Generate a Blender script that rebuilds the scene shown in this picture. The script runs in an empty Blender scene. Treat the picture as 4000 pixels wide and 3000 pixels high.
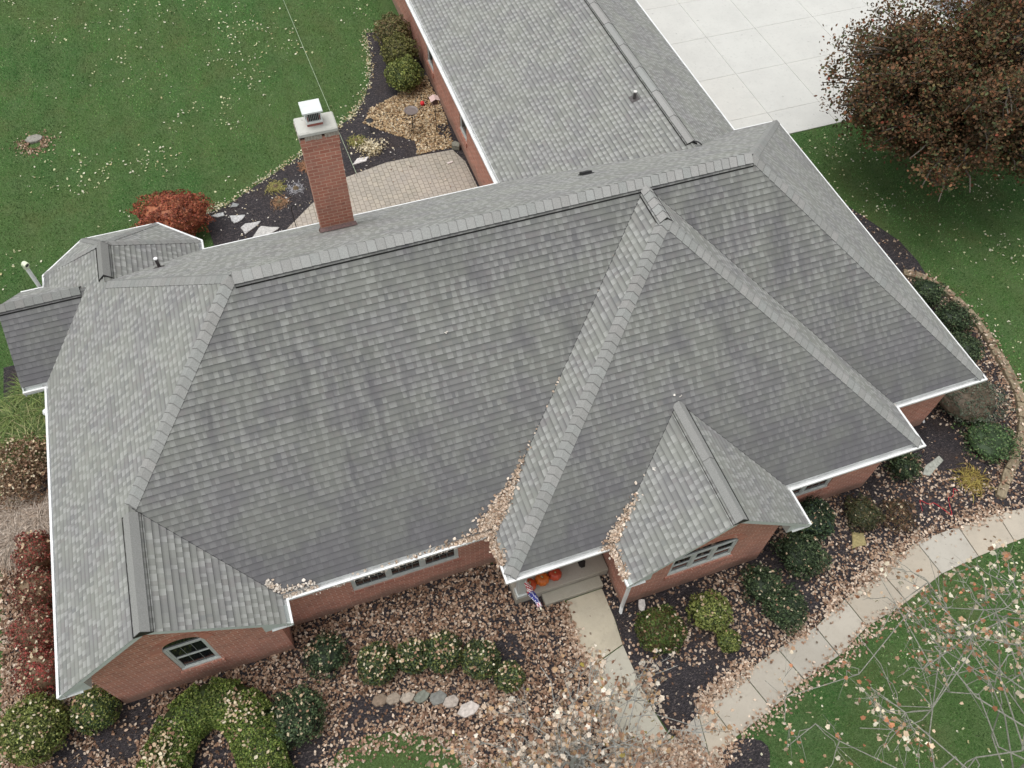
import bpy, bmesh, math, random
import numpy as np
from mathutils import Vector, Matrix
from mathutils.bvhtree import BVHTree

# ------------------------------------------------------------------ camera, sky, sun, exposure
scene = bpy.context.scene
cam_d = bpy.data.cameras.new('camera'); cam = bpy.data.objects.new('camera', cam_d)
scene.collection.objects.link(cam); scene.camera = cam
cam.location = (6.9558, -7.2461, 20.0869); cam.rotation_euler = (0.5969, -0.0208, -0.3361)
cam_d.sensor_width = 36; cam_d.lens = 3205.87/4000*36; cam_d.clip_start = 0.1; cam_d.clip_end = 3000
SUN_EL, SUN_AZ = 77, 262         # high veiled sun, slightly to the west (azimuth from +Y, clockwise)
world = bpy.data.worlds.new('World'); scene.world = world; world.use_nodes = True
wn = world.node_tree.nodes; wl = world.node_tree.links
sky = wn.new('ShaderNodeTexSky'); sky.sky_type = 'NISHITA'; sky.sun_disc = False
sky.sun_elevation = math.radians(SUN_EL); sky.sun_rotation = math.radians(SUN_AZ)
sky.dust_density = 4; sky.air_density = 1.5
hs = wn.new('ShaderNodeHueSaturation'); hs.inputs['Saturation'].default_value = 0.08
wl.new(sky.outputs[0], hs.inputs['Color']); wl.new(hs.outputs[0], wn['Background'].inputs[0])
wn['Background'].inputs[1].default_value = 0.14
sd = bpy.data.lights.new('sun', 'SUN'); sd.energy = 1.0; sd.angle = math.radians(32); sd.color = (1, .975, .94)
sun = bpy.data.objects.new('sun', sd); scene.collection.objects.link(sun)
_el, _az = math.radians(SUN_EL), math.radians(SUN_AZ)
sun.rotation_euler = Vector((math.sin(_az)*math.cos(_el), math.cos(_az)*math.cos(_el), math.sin(_el))).to_track_quat('Z', 'Y').to_euler()
sun.location = (0, 20, 40)
scene.view_settings.view_transform = 'Standard'; scene.view_settings.look = 'None'
scene.view_settings.exposure = 0.33; scene.view_settings.gamma = 1

C = scene.collection
rng = np.random.default_rng(11); random.seed(5)

# ------------------------------------------------------------------ object helpers
def link(name, me, m=None, parent=None, loc=None):
    o = bpy.data.objects.new(name, me); C.objects.link(o)
    if me is not None and m is not None:
        for x in (m if isinstance(m, (list, tuple)) else [m]): me.materials.append(x)
    if parent: o.parent = parent
    if loc is not None: o.location = loc
    return o
def tag(o, label=None, cat=None, group=None, kind=None):
    if label: o['label'] = label
    if cat: o['category'] = cat
    if group: o['group'] = group
    if kind: o['kind'] = kind
    return o
def thing(name, label, cat, loc=(0, 0, 0), group=None, rz=0):
    o = bpy.data.objects.new(name, None); C.objects.link(o); o.location = loc; o.rotation_euler = (0, 0, rz)
    o.empty_display_size = .2
    return tag(o, label, cat, group)
class MB:
    """collects polygons with optional uv and colour"""
    def __init__(s): s.v = []; s.f = []; s.uv = []; s.mi = []; s.col = []
    def poly(s, pts, uv=None, mi=0, col=(.5, .5, .5)):
        n = len(s.v); s.v += [tuple(p) for p in pts]; s.f.append(list(range(n, n+len(pts))))
        s.uv += list(uv) if uv else [(p[0], p[1]) for p in pts]; s.mi.append(mi); s.col.append(col)
    def box(s, a, b, mi=0, col=(.5, .5, .5), M=None):
        x0, y0, z0 = a; x1, y1, z1 = b
        P = [(x0,y0,z0),(x1,y0,z0),(x1,y1,z0),(x0,y1,z0),(x0,y0,z1),(x1,y0,z1),(x1,y1,z1),(x0,y1,z1)]
        Q = [tuple(M @ Vector(p)) for p in P] if M else P
        for f, ax in (((0,3,2,1),2),((4,5,6,7),2),((0,1,5,4),1),((1,2,6,5),0),((2,3,7,6),1),((3,0,4,7),0)):
            uv = [(P[i][0], P[i][1]) if ax == 2 else ((P[i][0], P[i][2]) if ax == 1 else (P[i][1], P[i][2])) for i in f]
            s.poly([Q[i] for i in f], uv, mi, col)
    def prism(s, pts, z0, z1, mi=0, col=(.5, .5, .5)):
        n = len(pts)
        s.poly([(p[0], p[1], z1) for p in pts], None, mi, col); s.poly([(p[0], p[1], z0) for p in pts[::-1]], None, mi, col)
        for i in range(n):
            a, b = pts[i], pts[(i+1) % n]; L = math.dist(a, b)
            s.poly([(a[0],a[1],z0),(b[0],b[1],z0),(b[0],b[1],z1),(a[0],a[1],z1)], [(0,z0),(L,z0),(L,z1),(0,z1)], mi, col)
    def tube(s, pts, rad, n=6, mi=0, col=(.5, .5, .5), cap=True):
        pts = [Vector(p) for p in pts]
        if not hasattr(rad, '__len__'): rad = [rad]*len(pts)
        rings = []
        up = Vector((.3, .9, .2)).normalized()
        for i, p in enumerate(pts):
            t = (pts[min(i+1, len(pts)-1)]-pts[max(i-1, 0)]).normalized()
            x = t.cross(up)
            if x.length < .15: x = t.cross(Vector((1, 0, 0)))
            x.normalize(); y = t.cross(x)
            rings.append([p+(x*math.cos(6.2832*k/n)+y*math.sin(6.2832*k/n))*rad[i] for k in range(n)])
        for i in range(len(pts)-1):
            for k in range(n):
                k2 = (k+1) % n; s.poly([rings[i][k], rings[i][k2], rings[i+1][k2], rings[i+1][k]], None, mi, col)
        if cap: s.poly(rings[-1], None, mi, col); s.poly(rings[0][::-1], None, mi, col)
    def build(s, name, m, parent=None, smooth=False, bevel=0, loc=None):
        me = bpy.data.meshes.new(name); me.from_pydata(s.v, [], s.f)
        uvl = me.uv_layers.new(name='UVMap'); uvl.data.foreach_set('uv', np.array(s.uv, 'f').ravel())
        a = me.attributes.new('Col', 'FLOAT_COLOR', 'FACE')
        a.data.foreach_set('color', np.array([tuple(c)+(1,) for c in s.col], 'f').ravel())
        me.polygons.foreach_set('material_index', s.mi)
        if smooth or bevel:
            bm = bmesh.new(); bm.from_mesh(me); bmesh.ops.remove_doubles(bm, verts=bm.verts, dist=1e-4)
            if bevel: bmesh.ops.bevel(bm, geom=[e for e in bm.edges if len(e.link_faces) == 2 and e.calc_face_angle(0) > .5], offset=bevel, segments=1, affect='EDGES')
            if smooth:
                for f in bm.faces: f.smooth = True
            bm.to_mesh(me); bm.free()
        return link(name, me, m, parent, loc)
def npmesh(name, V, F, col, m, parent=None, loc=None, smooth=False):
    """V (n,3), F (k,q) equal-sized faces, col (k,3)"""
    me = bpy.data.meshes.new(name); k, q = F.shape
    me.vertices.add(len(V)); me.vertices.foreach_set('co', V.astype('f').ravel())
    me.loops.add(k*q); me.loops.foreach_set('vertex_index', F.astype('i').ravel())
    me.polygons.add(k); me.polygons.foreach_set('loop_start', np.arange(0, k*q, q, dtype='i'))
    me.polygons.foreach_set('loop_total', np.full(k, q, 'i'))
    me.update(calc_edges=True)
    a = me.attributes.new('Col', 'FLOAT_COLOR', 'FACE')
    a.data.foreach_set('color', np.concatenate([col, np.ones((k, 1))], 1).astype('f').ravel())
    if smooth: me.polygons.foreach_set('use_smooth', np.ones(k, bool))
    return link(name, me, m, parent, loc)

# ------------------------------------------------------------------ material helpers
def mat(name):
    m = bpy.data.materials.new(name); m.use_nodes = True; nt = m.node_tree
    return m, nt, nt.nodes['Principled BSDF']
class NT:
    def __init__(s, nt): s.nt = nt
    def n(s, typ, **kw):
        x = s.nt.nodes.new(typ)
        for k, v in kw.items(): setattr(x, k, v)
        return x
    def put(s, sock, v):
        if hasattr(v, 'links') or isinstance(v, bpy.types.NodeSocket): s.nt.links.new(v, sock)
        else: sock.default_value = v
    def m(s, op, a, b=0., c=None):
        x = s.n('ShaderNodeMath', operation=op); s.put(x.inputs[0], a); s.put(x.inputs[1], b)
        if c is not None: s.put(x.inputs[2], c)
        return x.outputs[0]
    def mix(s, f, a, b, blend='MIX'):
        x = s.n('ShaderNodeMix', data_type='RGBA', blend_type=blend); s.put(x.inputs[0], f)
        for i, v in ((6, a), (7, b)): s.put(x.inputs[i], v if not isinstance(v, tuple) else v+(1,)*(4-len(v)))
        return x.outputs[2]
    def noise(s, vec, scale, detail=3, rough=.55, dim='3D'):
        x = s.n('ShaderNodeTexNoise', noise_dimensions=dim); s.put(x.inputs['Scale'], scale); x.inputs['Detail'].default_value = detail
        x.inputs['Roughness'].default_value = rough
        if vec is not None: s.put(x.inputs['Vector'], vec)
        return x.outputs[0]
    def white(s, vec):
        x = s.n('ShaderNodeTexWhiteNoise', noise_dimensions='3D'); s.put(x.inputs[0], vec); return x.outputs[0]
    def vec(s, x, y, z=0.):
        c = s.n('ShaderNodeCombineXYZ'); s.put(c.inputs[0], x); s.put(c.inputs[1], y); s.put(c.inputs[2], z); return c.outputs[0]
    def ramp(s, f, a, b, lo=0., hi=1.):
        x = s.n('ShaderNodeMapRange'); x.clamp = True; s.put(x.inputs[0], f)
        for i, v in ((1, a), (2, b), (3, lo), (4, hi)): s.put(x.inputs[i], v)
        return x.outputs[0]
    def bump(s, h, dist, strength=1.):
        x = s.n('ShaderNodeBump'); s.put(x.inputs['Height'], h); x.inputs['Distance'].default_value = dist; x.inputs['Strength'].default_value = strength
        return x.outputs[0]
    def geo(s): return s.n('ShaderNodeNewGeometry').outputs['Position']
    def uv(s):
        x = s.n('ShaderNodeUVMap'); x.uv_map = 'UVMap'; y = s.n('ShaderNodeSeparateXYZ'); s.nt.links.new(x.outputs[0], y.inputs[0]); return y.outputs[0], y.outputs[1]

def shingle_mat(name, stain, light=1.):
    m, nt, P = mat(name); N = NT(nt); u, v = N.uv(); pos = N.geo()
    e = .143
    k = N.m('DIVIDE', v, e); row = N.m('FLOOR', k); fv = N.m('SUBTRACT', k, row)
    off = N.m('MULTIPLY', N.white(N.vec(row, 3.7, 1.)), 7.31)
    wob = N.m('MULTIPLY', N.noise(N.vec(N.m('MULTIPLY', u, 4.), N.m('MULTIPLY', row, 9.1)), 1., 1), 2.2)
    uu = N.m('ADD', N.m('ADD', N.m('DIVIDE', u, .115), off), wob); cell = N.m('FLOOR', uu); fu = N.m('SUBTRACT', uu, cell)
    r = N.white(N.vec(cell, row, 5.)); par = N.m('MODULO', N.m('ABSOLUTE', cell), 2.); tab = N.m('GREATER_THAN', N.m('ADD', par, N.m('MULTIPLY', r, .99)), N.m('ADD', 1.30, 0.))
    uu2 = N.m('ADD', N.m('DIVIDE', u, .30), N.m('MULTIPLY', off, 3.)); c2 = N.m('FLOOR', uu2)
    r2 = N.white(N.vec(c2, row, 9.)); r3 = N.white(N.vec(cell, row, 17.))
    base = N.mix(r2, (.212*light, .216*light, .205*light), (.275*light, .280*light, .265*light))
    base = N.mix(N.ramp(r3, .7, 1., 0, .55), base, (.235*light, .218*light, .215*light))
    base = N.mix(N.ramp(r3, 0., .12, .6, 0), base, (.16*light, .165*light, .172*light))
    # raised tabs are lighter at their lower end, courses darken at the top: printed band plus painted butt shade
    lt = N.m('MULTIPLY', tab, N.ramp(fv, .95, .0, 0.2, .85))
    base = N.mix(lt, base, (.385*light, .39*light, .375*light))
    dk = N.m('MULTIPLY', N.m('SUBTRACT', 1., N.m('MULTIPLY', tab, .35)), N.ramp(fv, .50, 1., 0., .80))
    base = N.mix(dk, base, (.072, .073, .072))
    # algae and weather streaks running down the slope
    st = N.noise(N.vec(N.m('MULTIPLY', u, 2.7), N.m('MULTIPLY', v, .55), 2.), 1., 5, .62)
    st2 = N.noise(N.vec(N.m('MULTIPLY', u, .35), N.m('MULTIPLY', v, .3), 8.), 1., 3)
    stm = N.m('MULTIPLY', N.m('MULTIPLY', N.ramp(st, .40, .70, 0., 1.), N.ramp(st2, .35, .62, .25, 1.)), stain)
    stm = N.m('MAXIMUM', stm, N.m('MULTIPLY', N.ramp(N.m('ADD', v, N.m('MULTIPLY', st, 3.)), 1.8, 5.6, .80, 0.), N.m('MULTIPLY', stain, stain)))
    base = N.mix(stm, base, (.080, .078, .088))
    hue = N.noise(N.vec(N.m('MULTIPLY', u, .9), N.m('MULTIPLY', v, .9), 4.), 1., 3)
    base = N.mix(N.ramp(hue, .42, .62, 0., .25), base, (.27*light, .285*light, .235*light))
    base = N.mix(N.ramp(hue, .50, .34, 0., .28), base, (.198*light, .19*light, .202*light))
    gr = N.noise(pos, 60., 2)
    base = N.mix(N.ramp(gr, .3, .7, 0., .16), base, (.12, .12, .12))
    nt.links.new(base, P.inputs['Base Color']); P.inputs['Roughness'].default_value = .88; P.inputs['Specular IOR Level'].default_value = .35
    h = N.m('ADD', N.m('MULTIPLY', tab, N.ramp(fv, 1., .85, 0., 1.)), N.m('MULTIPLY', gr, .5))
    nt.links.new(N.bump(h, .005, .9), P.inputs['Normal'])
    return m
def brick_mat(name, c1=(.55, .235, .165), c2=(.40, .155, .105), mortar=(.68, .50, .41), dirt=.55):
    m, nt, P = mat(name); N = NT(nt); u, v = N.uv(); pos = N.geo()
    b = N.n('ShaderNodeTexBrick'); b.offset = .5
    for k, val in (('Color1', c1+(1,)), ('Color2', c2+(1,)), ('Mortar', mortar+(1,)), ('Scale', 1.), ('Mortar Size', .008), ('Mortar Smooth', .2), ('Bias', -.1), ('Brick Width', .245), ('Row Height', .100)):
        b.inputs[k].default_value = val
    nt.links.new(N.vec(u, v), b.inputs['Vector'])
    col = N.mix(N.ramp(N.noise(pos, 2.2, 4), .35, .7, 0., .55), b.outputs[0], (.36, .20, .155))
    col = N.mix(N.ramp(N.noise(N.vec(N.m('MULTIPLY', u, 4.1), N.m('MULTIPLY', v, 10.)), 1., 1), .6, .75, 0., .35), col, (.54, .31, .24))
    col = N.mix(N.ramp(N.noise(N.vec(N.m('MULTIPLY', u, 4.1), N.m('MULTIPLY', v, 10.), 9.), 1., 1), .62, .78, 0., .5), col, (.12, .05, .04))
    sp = N.n('ShaderNodeSeparateXYZ'); nt.links.new(pos, sp.inputs[0])
    low = N.m('MULTIPLY', N.ramp(N.m('ADD', sp.outputs[2], N.m('MULTIPLY', N.noise(pos, 1.3, 3), -.7)), -.12, .12, 1., 0.), dirt)
    col = N.mix(low, col, (.20, .155, .12))
    nt.links.new(col, P.inputs['Base Color']); P.inputs['Roughness'].default_value = .9
    nt.links.new(N.bump(N.m('ADD', N.m('MULTIPLY', b.outputs['Fac'], -1.), N.m('MULTIPLY', N.noise(pos, 60., 2), .3)), .006, .8), P.inputs['Normal'])
    return m
def plain(name, col, rough=.5, metal=0., var=.08, nscale=6., bump=.0, spec=.5):
    m, nt, P = mat(name); N = NT(nt); pos = N.geo()
    c = N.mix(N.ramp(N.noise(pos, nscale, 4), .3, .7, 0., 1.), tuple(x*(1-var) for x in col), tuple(min(1, x*(1+var)) for x in col))
    nt.links.new(c, P.inputs['Base Color']); P.inputs['Roughness'].default_value = rough; P.inputs['Metallic'].default_value = metal
    P.inputs['Specular IOR Level'].default_value = spec
    if bump: nt.links.new(N.bump(N.noise(pos, nscale*5, 4), bump), P.inputs['Normal'])
    return m
def attr_mat(name, rough=.7, var=.25, nscale=30., bump=0., spec=.3, trans=0.):
    m, nt, P = mat(name); N = NT(nt); pos = N.geo()
    a = N.n('ShaderNodeAttribute', attribute_name='Col')
    hv = N.n('ShaderNodeHueSaturation'); nt.links.new(a.outputs[0], hv.inputs['Color'])
    nt.links.new(N.ramp(N.noise(pos, nscale, 3), .3, .7, 1-var, 1+var), hv.inputs['Value'])
    nt.links.new(hv.outputs[0], P.inputs['Base Color']); P.inputs['Roughness'].default_value = rough; P.inputs['Specular IOR Level'].default_value = spec
    if bump: nt.links.new(N.bump(N.noise(pos, nscale, 4), bump), P.inputs['Normal'])
    if trans:
        t = N.n('ShaderNodeBsdfTranslucent'); nt.links.new(hv.outputs[0], t.inputs[0]); x = N.n('ShaderNodeMixShader'); x.inputs[0].default_value = trans
        nt.links.new(P.outputs[0], x.inputs[1]); nt.links.new(t.outputs[0], x.inputs[2]); nt.links.new(x.outputs[0], nt.nodes['Material Output'].inputs[0])
    return m
def concrete_mat(name, col, dirt, joint=None, dirt_amt=.5):
    m, nt, P = mat(name); N = NT(nt); pos = N.geo()
    a = N.n('ShaderNodeAttribute', attribute_name='Col')
    c = N.mix(.85, col, a.outputs[0])
    c = N.mix(N.ramp(N.noise(pos, .9, 6, .65), .42, .72, 0., dirt_amt), c, dirt)
    c = N.mix(N.ramp(N.noise(pos, 9., 5, .6), .55, .8, 0., .35), c, tuple(x*.6 for x in dirt))
    c = N.mix(N.ramp(N.noise(pos, 5.5, 2, .5), .70, .76, 0., .55), c, tuple(x*.45 for x in dirt))
    c = N.mix(N.ramp(N.noise(pos, .35, 4, .7), .45, .65, 0., .35), c, tuple(x*1.12 for x in dirt))
    c = N.mix(N.ramp(N.noise(pos, 55., 2), .35, .7, 0., .18), c, tuple(x*1.25 for x in col))
    nt.links.new(c, P.inputs['Base Color']); P.inputs['Roughness'].default_value = .92
    nt.links.new(N.bump(N.noise(pos, 90., 3), .002), P.inputs['Normal'])
    return m
def grass_mat():
    m, nt, P = mat('lawn_grass'); N = NT(nt); pos = N.geo()
    big = N.noise(pos, .22, 4, .6); mid = N.noise(pos, 1.3, 5, .65); fine = N.noise(pos, 15., 5, .75); vf = N.noise(pos, 42., 3, .7)
    sp = N.n('ShaderNodeSeparateXYZ'); nt.links.new(pos, sp.inputs[0])
    stripe = N.m('SINE', N.m('ADD', N.m('MULTIPLY', sp.outputs[0], 5.2), N.m('MULTIPLY', N.noise(pos, .5, 2), 5.)))
    c = N.mix(N.ramp(big, .38, .62), (.042, .122, .028), (.078, .138, .036))
    c = N.mix(N.ramp(stripe, -.2, 1., 0., .28), c, (.115, .135, .055))
    c = N.mix(N.ramp(mid, .45, .75, 0., .75), c, (.105, .165, .068))
    c = N.mix(N.ramp(N.noise(pos, .55, 4, .6), .52, .72, 0., .45), c, (.125, .112, .045))
    c = N.mix(N.ramp(fine, .42, .62, 0., .70), c, (.145, .215, .085))
    c = N.mix(N.ramp(vf, .48, .64, 0., .85), c, (.026, .056, .018))
    nt.links.new(c, P.inputs['Base Color']); P.inputs['Roughness'].default_value = .9; P.inputs['Specular IOR Level'].default_value = .15
    nt.links.new(N.bump(N.m('ADD', fine, vf), .05, .9), P.inputs['Normal'])
    return m
def mulch_mat():
    m, nt, P = mat('mulch'); N = NT(nt); pos = N.geo()
    mp = N.n('ShaderNodeMapping'); mp.inputs['Scale'].default_value = (1, 2.2, 1); mp.inputs['Rotation'].default_value = (0, 0, .7); nt.links.new(pos, mp.inputs[0])
    vo = N.n('ShaderNodeTexVoronoi'); vo.inputs['Scale'].default_value = 26; nt.links.new(mp.outputs[0], vo.inputs['Vector'])
    sep = N.n('ShaderNodeSeparateColor'); nt.links.new(vo.outputs['Color'], sep.inputs[0])
    c = N.mix(N.ramp(sep.outputs[0], .0, 1.), (.012, .011, .014), (.055, .046, .052))
    c = N.mix(N.ramp(sep.outputs[1], .88, .95, 0., .8), c, (.16, .13, .12))
    c = N.mix(N.ramp(N.noise(pos, .8, 4), .5, .7, 0., .5), c, (.045, .028, .022))
    nt.links.new(c, P.inputs['Base Color']); P.inputs['Roughness'].default_value = .85
    nt.links.new(N.bump(N.m('ADD', vo.outputs['Distance'], N.noise(pos, 40., 3)), .04, .9), P.inputs['Normal'])
    return m
def paver_mat():
    m, nt, P = mat('patio_pavers'); N = NT(nt); pos = N.geo()
    mp = N.n('ShaderNodeMapping'); mp.inputs['Rotation'].default_value = (0, 0, 1.5708); nt.links.new(pos, mp.inputs[0])
    wob = N.n('ShaderNodeVectorMath', operation='ADD'); nz = N.n('ShaderNodeTexNoise'); nz.inputs['Scale'].default_value = 3.5; nt.links.new(pos, nz.inputs['Vector'])
    sc = N.n('ShaderNodeVectorMath', operation='SCALE'); sc.inputs[3].default_value = .05; nt.links.new(nz.outputs['Color'], sc.inputs[0])
    nt.links.new(mp.outputs[0], wob.inputs[0]); nt.links.new(sc.outputs[0], wob.inputs[1])
    b = N.n('ShaderNodeTexBrick'); b.offset = .5; b.squash = .7; b.squash_frequency = 3
    for k, val in (('Color1', (.39, .35, .285, 1)), ('Color2', (.31, .285, .24, 1)), ('Mortar', (.19, .165, .13, 1)), ('Scale', 1.), ('Mortar Size', .011), ('Mortar Smooth', .5), ('Brick Width', .24), ('Row Height', .17)):
        b.inputs[k].default_value = val
    nt.links.new(wob.outputs[0], b.inputs['Vector'])
    c = N.mix(N.ramp(N.noise(pos, .55, 5, .6), .4, .68, 0., .6), b.outputs[0], (.46, .39, .345))
    c = N.mix(N.ramp(N.noise(pos, 1.1, 5, .6), .5, .75, 0., .5), c, (.215, .215, .19))
    c = N.mix(N.ramp(b.outputs['Fac'], .3, 1., 0., .5), c, (.14, .125, .09))
    nt.links.new(c, P.inputs['Base Color']); P.inputs['Roughness'].default_value = .85
    nt.links.new(N.bump(N.m('MULTIPLY', b.outputs['Fac'], -1.), .012, .7), P.inputs['Normal'])
    return m
M = dict(front=shingle_mat('shingle_weathered_shaded', 1.0, .80), side=shingle_mat('shingle', .2, 1.02), dirty=shingle_mat('shingle_stained', 1.0, .72),  # front base darkened and side lifted: slope light painted in, besides the stain streaks
         brick=brick_mat('red_brick'), chimney=brick_mat('chimney_brick', (.50, .20, .135), (.37, .135, .09), (.66, .47, .36), 0.),
         white=plain('white_aluminium', (.74, .75, .745), .4, 0, .12, 2.2), trim=plain('grey_white_trim', (.50, .54, .52), .5, 0, .06, 4),
         frame=plain('window_vinyl', (.52, .55, .53), .4, 0, .08, 9), glass=plain('window_glass', (.012, .014, .016), .06, 0, .2, 2, spec=.6),
         black=plain('black_plastic', (.012, .012, .013), .5, 0, .2), flash=plain('stained_flashing', (.085, .035, .03), .5, 0, .5, 18), lead=plain('vent_pipe_metal', (.10, .09, .09), .5, .3, .3, 20),
         cap=attr_mat('ridge_cap_shingle', .88, .14, 45., .003), slab=concrete_mat('chimney_crown', (.50, .50, .46), (.35, .34, .30), dirt_amt=.4),
         walk=concrete_mat('walk_concrete', (.40, .37, .32), (.29, .26, .215), dirt_amt=.55), step=concrete_mat('step_concrete', (.42, .395, .325), (.26, .24, .185), dirt_amt=.6),
         drive=concrete_mat('drive_concrete', (.52, .52, .49), (.42, .42, .40), dirt_amt=.5), joint=plain('joint_dirt', (.07, .065, .055), .9),
         lawn=grass_mat(), mulch=mulch_mat(), paver=paver_mat(), leaf=attr_mat('leaf', .65, .22, 25., 0, .25, .12), foliage=attr_mat('foliage', .6, .3, 12., 0, .35, .15),
         bark=attr_mat('bark', .85, .35, 30., .01), stone=attr_mat('stone', .85, .25, 14., .02), paint=attr_mat('painted', .5, .1, 12.), pumpkin=attr_mat('pumpkin_skin', .4, .15, 14., 0, .5),
         grille=plain('window_grille', (.20, .22, .21), .5), galv=plain('galvanised_metal', (.72, .75, .74), .3, .25, .06, 5), soffit=plain('soffit', (.62, .64, .63), .6))

# ------------------------------------------------------------------ roof geometry (heights relative to the eaves at 2.7 m)
EZ = 2.70
R0x, R1x, ym, H, YB, XR = 5.4516, 17.6272, 5.2654, 4.5593, 10.9726, 23.0076
s, sb, sW, sE = H/ym, H/(YB-ym), H/R0x, H/(XR-R1x)
gx, gy, sg = 2.275, -.5406, .7693; gz = sW*gx; gxr = gx+gz/sg
px0, px1, py, sp, cov = 9.3314, 20.2664, -1.1831, .8502, 5.2627; pm = (px0+px1)/2; zp = sp*cov; sc = zp/(pm-px0)
hx0, hx1, hy, sh = 11.8282, 16.4731, -2.1119, .7901; hm = (hx0+hx1)/2; hz = sh*(hm-hx0)
wx0, wxr, wx1, sw = 13.144, 18.465, 21.4249, .339; wz = sw*(wxr-wx0); swe = wz/(wx1-wxr); YG = 30.
bx0, bx1, b1x, b2x, by, by2, bay = .0517, 4.3895, 1.1484, 3.2605, 12.4297, 11.3313, 10.046; bm_ = (bx0+bx1)/2; bz = sW*bm_
ty, tx, tye = 9.1427, -.5202, 7.392; tyb = 2*ty-tye; tz = sg*(ty-tye)
def plane3(p, q, r):
    n = (Vector(q)-Vector(p)).cross(Vector(r)-Vector(p)); return (-n.x/n.z, -n.y/n.z, n.dot(Vector(p))/n.z)
ap = (bm_, bay, bz); i_ = .118
COMPS = [
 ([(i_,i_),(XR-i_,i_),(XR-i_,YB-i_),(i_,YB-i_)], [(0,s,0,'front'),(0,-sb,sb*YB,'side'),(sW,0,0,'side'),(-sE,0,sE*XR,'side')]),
 ([(i_,gy),(gxr-i_,gy),(gxr-i_,4),(i_,4)], [(sW,0,0,'side'),(-sg,0,sg*gxr,'side')]),
 ([(px0+i_,py+i_),(px1-i_,py+i_),(px1-i_,5.24),(px0+i_,5.24)], [(0,sp,-sp*py,'front'),(sc,0,-sc*px0,'side'),(-sc,0,sc*px1,'side')]),
 ([(hx0+i_,hy),(hx1-i_,hy),(hx1-i_,1.6),(hx0+i_,1.6)], [(sh,0,-sh*hx0,'side'),(-sh,0,sh*hx1,'side')]),
 ([(wx0+i_,8.6),(wx1-i_,8.6),(wx1-i_,YG),(wx0+i_,YG)], [(sw,0,-sw*wx0,'side'),(-swe,0,swe*wx1,'side')]),
 ([(bx0+i_,8.5),(bx1-i_,8.5),(bx1-i_,by2-.04),(b2x-.04,by-i_),(b1x+.04,by-i_),(bx0+i_,by2-.04)],
  [(sW,0,0,'side'),(-bz/(bx1-bm_),0,bz/(bx1-bm_)*bx1,'side'),plane3((b1x,by,0),(b2x,by,0),ap)+('side',),plane3((b2x,by,0),(bx1,by2,0),ap)+('side',),plane3((bx0,by2,0),(b1x,by,0),ap)+('side',)]),
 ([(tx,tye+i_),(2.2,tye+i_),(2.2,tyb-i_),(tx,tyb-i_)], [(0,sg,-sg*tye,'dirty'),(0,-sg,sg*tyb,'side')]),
]
def clip(poly, a, b, c):        # keep a*x+b*y+c >= 0
    out = []
    for i in range(len(poly)):
        p, q = poly[i], poly[(i+1) % len(poly)]; fp = a*p[0]+b*p[1]+c; fq = a*q[0]+b*q[1]+c
        if fp >= 0: out.append(p)
        if (fp > 0 and fq < 0) or (fp < 0 and fq > 0):
            t = fp/(fp-fq); out.append((p[0]+(q[0]-p[0])*t, p[1]+(q[1]-p[1])*t))
    return out
def area(p): return abs(sum(p[i][0]*p[(i+1) % len(p)][1]-p[(i+1) % len(p)][0]*p[i][1] for i in range(len(p))))/2 if len(p) > 2 else 0
def roof_pieces():
    for ci, (fp, planes) in enumerate(COMPS):
        for pi_, P in enumerate(planes):
            base = fp
            for qi, Q in enumerate(planes):
                if qi != pi_: base = clip(base, Q[0]-P[0], Q[1]-P[1], Q[2]-P[2])
            if area(base) < 1e-4: continue
            pieces = [base]
            for cj, (fj, pj) in enumerate(COMPS):
                if cj == ci: continue
                eps = 1e-4 if cj < ci else -1e-4
                cons = []
                for i in range(len(fj)):
                    a, b = fj[i], fj[(i+1) % len(fj)]; nx, ny = -(b[1]-a[1]), b[0]-a[0]; cons.append((nx, ny, -(nx*a[0]+ny*a[1])))
                for Q in pj: cons.append((Q[0]-P[0], Q[1]-P[1], Q[2]-P[2]+eps))
                new = []
                for pc in pieces:
                    rem = pc; outs = []
                    for a, b, c in cons:
                        if area(rem) < 1e-5: break
                        o = clip(rem, -a, -b, -c)
                        if area(o) > 1e-5: outs.append(o)
                        rem = clip(rem, a, b, c)
                    if area(rem) < 1e-5: new.append(pc)      # not hidden anywhere: keep it whole
                    else: new += outs
                pieces = new
            for pc in pieces: yield P, pc
def roof_z(x, y):
    best = -9
    for fp, planes in COMPS:
        inside = all((-(fp[(i+1) % len(fp)][1]-fp[i][1]))*(x-fp[i][0])+(fp[(i+1) % len(fp)][0]-fp[i][0])*(y-fp[i][1]) >= 0 for i in range(len(fp)))
        if inside: best = max(best, min(a*x+b*y+c for a, b, c, _ in planes))
    return EZ+best

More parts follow.
